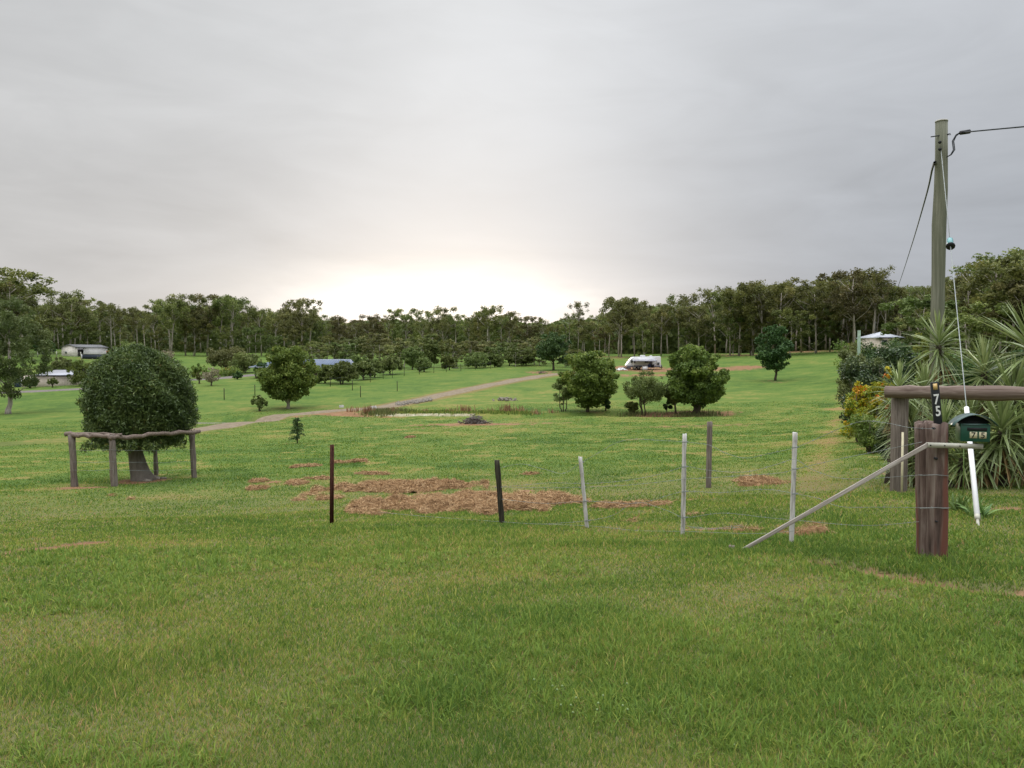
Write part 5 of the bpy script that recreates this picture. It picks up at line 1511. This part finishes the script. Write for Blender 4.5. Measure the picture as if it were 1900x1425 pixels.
# tractor at the shed
g = gY(210, 226.0); u = mpp(g.y)
e = empty('tractor', g, 'small orange-red tractor parked right of the upper farm shed', 'tractor')
MB().box(-1.6, 0.6, -.5, .5, 1.0, 2.0).box(-.2, 1.2, -.6, .6, .8, 1.3).build('body', M['red_paint'], e)
MB().box(0.0, 1.1, -.55, .55, 1.9, 3.0).build('cab', M['glass'], e)
for (x, y, r_) in ((0.8, -.75, .85), (0.8, .75, .85), (-1.3, -.65, .5), (-1.3, .65, .5)):
    MB().tube([(x, y - .18, r_), (x, y + .18, r_)], r_, 16).build('wheel', M['tyre'], e)

def hip(mb_, x0, x1, y0, y1, z, h, ov=0.5, t=0.15, il=None, ir=None):
    x0 -= ov; x1 += ov; y0 -= ov; y1 += ov; hy = (y1 - y0) / 2
    v = [(x0, y0, z), (x1, y0, z), (x1, y1, z), (x0, y1, z), (x0 + (il or hy), y0 + hy, z + h), (x1 - (ir or hy), y0 + hy, z + h)]
    if x1 - x0 <= 2 * hy: v[4] = v[5] = ((x0 + x1) / 2, y0 + hy, z + h)
    v2 = [(x0, y0, z - t), (x1, y0, z - t), (x1, y1, z - t), (x0, y1, z - t)]
    mb_.polys(v + v2, [[0, 1, 5, 4], [1, 2, 5], [2, 3, 4, 5], [3, 0, 4], [0, 6, 7, 1], [1, 7, 8, 2], [2, 8, 9, 3], [3, 9, 6, 0], [6, 9, 8, 7]])
    return mb_
g = gat(553, 700); Yb = g.y; u = mpp(Yb)
e = empty('house', g + Vector((0, 0, -.2)), 'long low house with a blue metal roof among the garden trees', 'house')
zr = P(553, 680.5, Yb).z - g.z + .2
MB().box(-82 * u, 82 * u, 0.6, 9, -.5, zr - .14).build('wall', M['brick'], e)
hip(MB(), -83 * u, 84 * u, 0, 9.6, zr, 12.5 * u * 1.12, il=3.4, ir=0.3).build('roof', M['roof_blue'], e)
MB().box(-83.5 * u - .45, 84.5 * u + .45, -.64, -.52, zr - .16, zr + .02).build('gutter', M['roof_light'], e)
for x in (-70, -52, -20, 10, 34, 62):
    f = MB().box(x * u, x * u + 1.5, 0.54, .597, zr - 1.6, zr - .5).build('window', M['van_white'], e)
    MB().box(x * u + .1, x * u + 1.4, 0.50, .537, zr - 1.5, zr - .6).build('pane', M['glass'], f)
# hipped house at the top of the hedge
Yb = 150.0; g = gY(1634, Yb); u = mpp(Yb); zr = P(1634, 626.5, Yb).z - g.z
e = empty('house', g, 'house with pale hipped metal roof showing above the hedge', 'house', rz=R(18))
MB().box(-2.75, 2.75, -2.4, 2.8, -.5, zr - .14).build('wall', M['shed_cream'], e)
hip(MB(), -2.75, 2.75, -2.4, 2.8, zr, 10.5 * u, .35).build('roof', M['roof_light'], e)
MB().box(-3.12, 3.12, -2.87, -2.76, zr - .22, zr - .005).build('gutter', M['dark'], e)
for x in (-2.2, 0.9):
    f = MB().box(x, x + 1.3, -2.46, -2.404, zr - 1.5, zr - .5).build('window', M['van_white'], e)
    MB().box(x + .1, x + 1.2, -2.50, -2.463, zr - 1.4, zr - .6).build('pane', M['glass'], f)
ant = MB().tube([(-1.5, 0, zr + .3), (-1.5, 0, zr + 3.0)], 0.03, 5).tube([(-2.1, 0, zr + 2.8), (-.9, 0, zr + 2.8)], .02, 4).build('antenna', M['antenna'], e)
g = gY(1593, 58.0)
o = MB().tube([(0, 0, -.2), (0, 0, P(1593, 613, 58).z - g.z)], 0.11, 10).build('garden_pole', M['green_pole'], None, loc=g); tag(o, 'short pale green pole poking out of the hedge', 'pole')

# ------------------------------------------------------------------ caravan and camp
def caravan():
    g = gat(1194, 686); u = mpp(g.y)
    e = empty('caravan', g, 'white caravan with striped awning parked on red soil up the slope', 'caravan')
    s_ = u
    prof = [(-30, 5), (-31.5, 8), (-27, 15), (-21, 22), (-18, 24), (30, 25), (32, 24), (32.5, 6), (31, 4.5), (6, 4.5), (-14, 4.5), (-20, 4.5)]
    o = MB().prism([(x * s_, z * s_) for x, z in prof], 0.0, 2.4).build('body', M['van_white'], e); bevel(o, 0.06, 3)
    MB().prism([(x * s_, z * s_) for x, z in ((-30.5, 4.5), (31, 4.5), (31, 8), (-31, 8))], -0.02, -0.001).build('skirt_panel', M['awn_grey'], e)
    MB().box(-4 * s_, 4 * s_, .6, 1.6, 25 * s_ - 0.05, 27 * s_).build('roof_vent', M['van_white'], e)
    MB().box(14 * s_, 17 * s_, .6, 1.6, 25 * s_ - 0.05, 26.5 * s_).build('roof_hatch', M['van_white'], e)
    for x0_, x1_, z0_, z1_ in ((-24, -15, 13, 18), (24, 29.5, 9, 13.5), (2, 9, 13, 18)):
        f = MB().box(x0_ * s_, x1_ * s_, -0.05, -0.004, z0_ * s_, z1_ * s_).build('window', M['dark'], e)
        MB().box((x0_ + .7) * s_, (x1_ - .7) * s_, -0.07, -0.052, (z0_ + .7) * s_, (z1_ - .7) * s_).build('pane', M['glass'], f)
    d = MB().box(10.5 * s_, 16.5 * s_, -0.05, -0.004, 5.5 * s_, 21 * s_).build('door', M['awn_grey'], e)
    MB().box(15.6 * s_, 16 * s_, -0.09, -0.052, 12 * s_, 14 * s_).build('handle', M['galv'], d)
    aw = empty('awning', (0, 0, 0), None, None); aw.parent = e
    for k in ('label', 'category'):
        if k in aw: del aw[k]
    for i, (a_, b_, mt) in enumerate(((0, .3, 'van_white'), (.3, .55, 'awn_grey'), (.55, .72, 'van_white'), (.72, 1.0, 'awn_grey'))):
        zA = 22.5 - 6.5 * a_; zB = 22.5 - 6.5 * b_
        v = [(-23.0 * s_, -.02 - 2.3 * a_, zA * s_), (21 * s_, -.02 - 2.3 * a_, zA * s_), (21 * s_, -.02 - 2.3 * b_, zB * s_), (-23 * s_, -.02 - 2.3 * b_, zB * s_)]
        vv = v + [(x, y, z - .03) for x, y, z in v]
        MB().add(vv, [[3, 2, 1, 0], [4, 5, 6, 7], [0, 1, 5, 4], [1, 2, 6, 5], [2, 3, 7, 6], [3, 0, 4, 7]]).build('awning_strip', M[mt], aw)
    for x in (-22.5, 20.5):
        MB().tube([(x * s_, -.05, 9 * s_), (x * s_, -2.25, 16 * s_)], .035, 6).build('awning_arm', M['galv'], aw)
        MB().tube([(x * s_, -2.25, 0), (x * s_, -2.25, 16 * s_)], .03, 6).build('awning_pole', M['galv'], aw)
    for x in (-16.5, -9):
        w = MB().tube([(x * s_, -0.07, .36), (x * s_, .18, .36)], .36, 18).build('wheel', M['tyre'], e)
        MB().tube([(x * s_, -0.09, .36), (x * s_, -.072, .36)], .18, 12).build('rim', M['galv'], w)
    MB().tube([(31 * s_, 1.2, 4.5 * s_), (38 * s_, 1.2, 4 * s_)], .06, 6).tube([(36 * s_, 1.2, 0), (36 * s_, 1.2, 5.5 * s_)], .045, 6).build('drawbar', M['dark'], e)
    MB().box(32.8 * s_, 35.5 * s_, .5, 1.9, 5 * s_, 9 * s_).build('gas_locker', M['awn_grey'], e)
    MB().box(32.6 * s_, 33.2 * s_, .4, 1.8, 7 * s_, 10.5 * s_).build('front_bin', M['dark'], e)
    return g, u
cg, cu = caravan()
def camp(name, px, dy, label, cat, build):
    x = P(px, 686, cg.y).x; y = cg.y + dy
    e = empty(name, (x, y, g1(x, y)), label, cat, None); build(e)
def chair(mat):
    def f(e):
        MB().box(-.25, .25, -.25, .25, .42, .47).build('seat', M[mat], e)
        MB().box(-.25, .25, .24, .29, .47, 1.0).build('backrest', M[mat], e)
        for x in (-.23, .23):
            for y in (-.23, .23): MB().tube([(x, y, 0), (x, y, .43)], .02, 5).build('leg', M['galv'], e)
    return f
camp('camp_chair', 1203, -1.2, 'blue folding camp chair under the caravan awning', 'chair', chair('blue_cloth'))
camp('camp_chair', 1208, -1.7, 'dark folding camp chair right of the blue one under the awning', 'chair', chair('dark'))
def tub(e):
    MB().box(-.42, .42, -.3, .3, .04, .62).build('body', M['van_white'], e); MB().box(-.45, .45, -.33, .33, .625, .70).build('lid', M['van_white'], e)
    MB().tube([(-.46, 0, .5), (.46, 0, .5)], .02, 5).build('handle', M['dark'], e)
camp('cooler', 1193, -2.0, 'white cooler box standing in front of the caravan', 'cooler', tub)
def tabl(e):
    MB().box(-.7, .7, -.35, .35, .70, .74).build('tabletop', M['awn_grey'], e)
    for x in (-.6, .6):
        for y in (-.3, .3): MB().tube([(x, y, 0), (x, y, .7)], .02, 5).build('leg', M['galv'], e)
camp('camp_table', 1182, -1.4, 'low grey camp table under the left of the awning', 'table', tabl)
def rubble(px, py, w, n_, sz, mat, label, cat, name, seed, part='piece'):
    g = gat(px, py); rng = np.random.default_rng(seed); m_ = MB()
    for i in range(n_):
        x = rng.normal(0, w * .38); y = rng.normal(0, w * .22); h = max(0, 0.35 * w * (1 - abs(x) / w) * rng.random() * .6)
        Mx = Matrix.Translation((x, y, h + (g1(g.x + x, g.y + y) - g.z))) @ Matrix.Rotation(rng.uniform(0, 6), 4, Vector(rng.normal(size=3)).normalized())
        s_ = sz * rng.uniform(.4, 1.2)
        m_.box(-s_, s_, -s_ * .7, s_ * .7, -s_ * .4, s_ * .4, Mx)
    o = m_.build(name, M[mat], None, loc=g); bevel(o, sz * .2, 1)
    tag(o, label, cat)
rubble(1152, 687, 1.7, 26, .22, 'van_white', 'heap of pale sheeting and junk left of the caravan', 'junk heap', 'junk_heap', 1)
rubble(1163, 684, 1.3, 30, .20, 'dark', 'dark heap of camping gear at the left end of the caravan', 'junk heap', 'gear_heap', 2)
rubble(938, 743, 1.6, 34, .16, 'rock', 'small heap of broken rock and timber on the slope above the creek', 'rock heap', 'rock_heap', 3)
rubble(1262, 687, 2.0, 26, .16, 'dark', 'low row of dark clods beside the caravan drawbar', 'soil clods', 'soil_clods', 4)

# culvert headwalls
def headwall(px, py, w, h, tiltx, label):
    g = gat(px, py); u = mpp(g.y)
    o = MB().prism([(-w * .5 * u, -.2), (w * .5 * u, -.2), (w * .35 * u, h * u), (-w * .5 * u, h * u * .9)], -0.12, 0.12).build('culvert_headwall', M['concrete'], None, loc=g)
    o.rotation_euler = (R(-14), 0, tiltx); bevel(o, .02); tag(o, label, 'headwall')
headwall(694, 762, 12, 9, 0.3, 'pale concrete culvert headwall slab at the right of the road crossing')
headwall(634, 756, 9, 4.5, -0.2, 'small pale concrete slab on the far side of the road crossing')
# rock edging beside the road
rng = np.random.default_rng(15); m_ = MB()
for i in range(260):
    t = rng.random(); px = 735 + 65 * t; py = 750.5 - 9.5 * t + rng.normal(0, 1.2) + 1.0
    g = gat(px, py); s_ = rng.uniform(.06, .16)
    Mx = Matrix.Translation(g + Vector((0, 0, .05))) @ Matrix.Rotation(rng.uniform(0, 6), 4, Vector(rng.normal(size=3)).normalized())
    m_.box(-s_, s_, -s_ * .8, s_ * .8, -s_ * .5, s_ * .5, Mx)
tag(m_.build('rock_edging', M['rock']), 'line of tumbled grey rocks along the road edge above the culvert', 'rocks', kind='stuff')

# brush pile
def brush(px, py, wpx, hpx, n_, label, seed):
    g = gat(px, py); u = mpp(g.y); rng = np.random.default_rng(seed); m_ = MB(); w = wpx * u / 2; h = hpx * u
    for i in range(n_):
        x = rng.normal(0, w * .38); y = rng.normal(0, w * .3); z = abs(rng.normal(0, .4)) * h * max(0.15, 1 - abs(x) / w)
        az = rng.normal(0, .9) + (math.pi if rng.random() < .5 else 0); L_ = rng.uniform(.3, 1.3) * w * .5; el = rng.normal(0.1, .35)
        d = Vector((math.cos(az) * math.cos(el), math.sin(az) * math.cos(el), math.sin(el)))
        a_ = Vector((x, y, z + .05)) - d * L_ / 2; c = a_ + d * L_; mid = a_.lerp(c, .5) + Vector(rng.normal(0, .05, 3))
        for q_ in (a_, c, mid): q_.z = max(q_.z, 0.02)
        r_ = rng.uniform(.012, .04); m_.tube([a_, mid, c], [r_, r_ * .8, r_ * .4], 5)
    tag(m_.build('brush_pile', M['stick'], None, loc=g), label, 'brush pile')
brush(880, 786, 52, 18, 260, 'heap of bare grey sticks on the bank of the creek', 1)
brush(845, 684, 22, 10, 60, 'low brown brush heap beside the fence row of trees', 2)
brush(1005, 693, 30, 5, 40, 'flat heap of branches below the bend of the road', 3)

# reeds and red weeds along the creek
def weeds(name, spots, L, mat, label, seed, per=60, spread=.35, w=0.02):
    rng = np.random.default_rng(seed); m_ = MB()
    for (px, py, k) in spots:
        g = gat(px, py)
        for _ in range(int(per * k)):
            x = g.x + rng.normal(0, spread); y = g.y + rng.normal(0, spread * .6); z = g1(x, y); h = L * k ** .5 * rng.uniform(.4, 1.1)
            dx, dy = rng.normal(0, .12 * h, 2); ww_ = w * rng.uniform(.6, 1.3)
            m_.add([(x - ww_, y, z), (x + ww_, y, z), (x + dx * .5 + ww_ * .8, y + dy * .5, z + h * .6), (x + dx * .5 - ww_ * .8, y + dy * .5, z + h * .6), (x + dx, y + dy, z + h)], [[0, 1, 2, 3]], rng.random())
            m_.f.append(np.array([[m_.n - 5 + 3, m_.n - 5 + 2, m_.n - 5 + 4]]))
    return tag(m_.build(name, M[mat]), label, 'weeds', kind='stuff')
rng = np.random.default_rng(3)
weeds('creek_weeds', [(px, 766 + rng.normal(0, .8), kk) for px, kk in ((683, 1.3), (654, .6), (728, .6), (790, .3), (838, .4), (864, 1.1), (910, .4), (940, 1.3), (966, .7), (993, .5), (1022, .3))], 0.75, 'weed_red', 'reddish brown dock stalks standing along the creek bank', 1, 60, .28, .022)
weeds('creek_reeds', [(700 + 330 * i / 70 + rng.normal(0, 3), 766.5 + rng.normal(0, 1.0), .6) for i in range(60)], 0.34, 'leaf_green', 'long green reeds lining the creek bank', 2, 60, .5, .03)
weeds('bank_grass', [(690 + 60 * rng.random(), 764 + 5 * rng.random(), .7) for i in range(25)] + [(1160 + 190 * rng.random(), 770 + 2 * rng.random(), .5) for i in range(16)], 0.5, 'leaf_olive', 'rank olive grass at the culvert and under the creek trees', 4, 60, .5, .03)

# ------------------------------------------------------------------ heaps of old mown grass
def straw_pile(px, py, wpx, dpx, h, dens_, label, seed, group=None):
    g = gat(px, py); u = mpp(g.y); rng = np.random.default_rng(seed)
    w = wpx * u / 2; d = dpx * u / 2
    N = 46
    def hf(x, y):
        rr_ = np.sqrt((x / w) ** 2 + (y / d) ** 2)
        nz = fbm((x + g.x) * 2.3, (y + g.y) * 1.5, 60, 5)
        n2_ = fbm((x + g.x) * 6, (y + g.y) * 6, 62, 3)
        f = sstep(1.28 - rr_ + (nz - 0.5) * 2.3, 0.0, 0.8)
        return h * f * (0.15 + 1.7 * n2_ ** 1.3), f
    xs_, ys_ = np.meshgrid(np.linspace(-w * 1.3, w * 1.3, N * 2), np.linspace(-d * 1.3, d * 1.3, N))
    zz, ff = hf(xs_, ys_); gz_ = G(xs_ + g.x, ys_ + g.y) - g.z
    v = np.stack([xs_.ravel(), ys_.ravel(), (gz_ + zz - 0.022).ravel()], 1)
    idx = np.arange(N * 2 * N).reshape(N, N * 2)
    q_ = np.stack([idx[:-1, :-1], idx[:-1, 1:], idx[1:, 1:], idx[1:, :-1]], -1).reshape(-1, 4)
    q_ = q_[(ff.ravel()[q_].max(1) > 0.06)]
    m_ = MB(); m_.add(v, q_, np.clip(0.35 + (fbm(v[:, 0] * 5, v[:, 1] * 5, 8, 3) - .5), 0, 1))
    n_ = int(dens_ * 1.9 * w * d * 4)
    x = rng.uniform(-w * 1.3, w * 1.3, n_); y = rng.uniform(-d * 1.3, d * 1.3, n_); z, f = hf(x, y)
    k = rng.random(n_) < np.clip(f * 2.2, 0, 1) * (f > 0.04); x, y, z = x[k], y[k], z[k]; n_ = len(x)
    c = np.stack([x, y, G(x + g.x, y + g.y) - g.z + z - 0.005 + rng.uniform(0, .03, n_)], 1)
    dd = rng.normal(size=(n_, 3)); dd[:, 2] *= .38; dd /= np.linalg.norm(dd, axis=1)[:, None]
    L_ = rng.uniform(.05, .15, n_)[:, None]; wd = np.maximum(.003, .32 * g.y / 781)
    s_ = np.cross(dd, np.array([0, 0, 1.0])); s_ /= np.linalg.norm(s_, axis=1)[:, None] + 1e-6; s_[:, 2] += rng.normal(0, .5, n_)
    vv = np.stack([c - dd * L_ / 2 - s_ * wd / 2, c - dd * L_ / 2 + s_ * wd / 2, c + dd * L_ / 2 + s_ * wd / 3, c + dd * L_ / 2 - s_ * wd / 3], 1).reshape(-1, 3)
    m_.add(vv, np.arange(n_)[:, None] * 4 + np.array([[0, 1, 2, 3]]), np.repeat(np.clip(rng.normal(.5, .22, n_), 0, 1), 4))
    tag(m_.build('straw_heap', M['straw'], None, loc=g), label, 'mown grass heap', group)
GS = 'heaps of old mown grass'
straw_pile(860, 938, 360, 300, .13, 2200, 'largest flat heap of brown mown grass left of the dark fence post', 1, GS)
straw_pile(745, 905, 250, 180, .11, 1900, 'upper left lobe of the brown mown grass with a hump on top', 2, GS)
straw_pile(970, 940, 170, 190, .09, 2000, 'brown mown grass heap spread behind the dark fence post', 3, GS)
straw_pile(1120, 942, 90, 70, .06, 2200, 'low brown grass heap just right of the short leaning dropper', 4, GS)
straw_pile(1175, 941, 110, 60, .06, 2200, 'long low brown grass heap midway between the droppers', 5, GS)
straw_pile(1403, 895, 80, 130, .10, 1900, 'brown grass heap behind the fence between the grey post and the stay', 6, GS)
straw_pile(1508, 992, 90, 42, .085, 3000, 'brown grass heap right under the diagonal stay', 7, GS)
straw_pile(1380, 987, 80, 22, .05, 3000, 'thin brown grass heap under the wire bundle', 8, GS)
straw_pile(1445, 990, 30, 20, .05, 3000, 'tiny brown grass heap left of the dropper crossed by the stay', 9, GS)
small = [(573, 865, 40, 60), (543, 897, 50, 55), (484, 893, 36, 36), (476, 907, 34, 32), (594, 888, 50, 30), (655, 857, 60, 36), (696, 879, 60, 36), (553, 928, 22, 20), (620, 925, 50, 30), (205, 920, 30, 22), (245, 927, 20, 16), (1172, 968, 26, 18), (1290, 957, 60, 30), (985, 880, 36, 24), (760, 812, 16, 20)]
for i, (px, py, w_, d_) in enumerate(small):
    straw_pile(px, py, w_, d_ * 1.3, .05, 1700, 'small scrap of brown mown grass lying on the paddock', 20 + i, 'scraps of mown grass on the paddock')
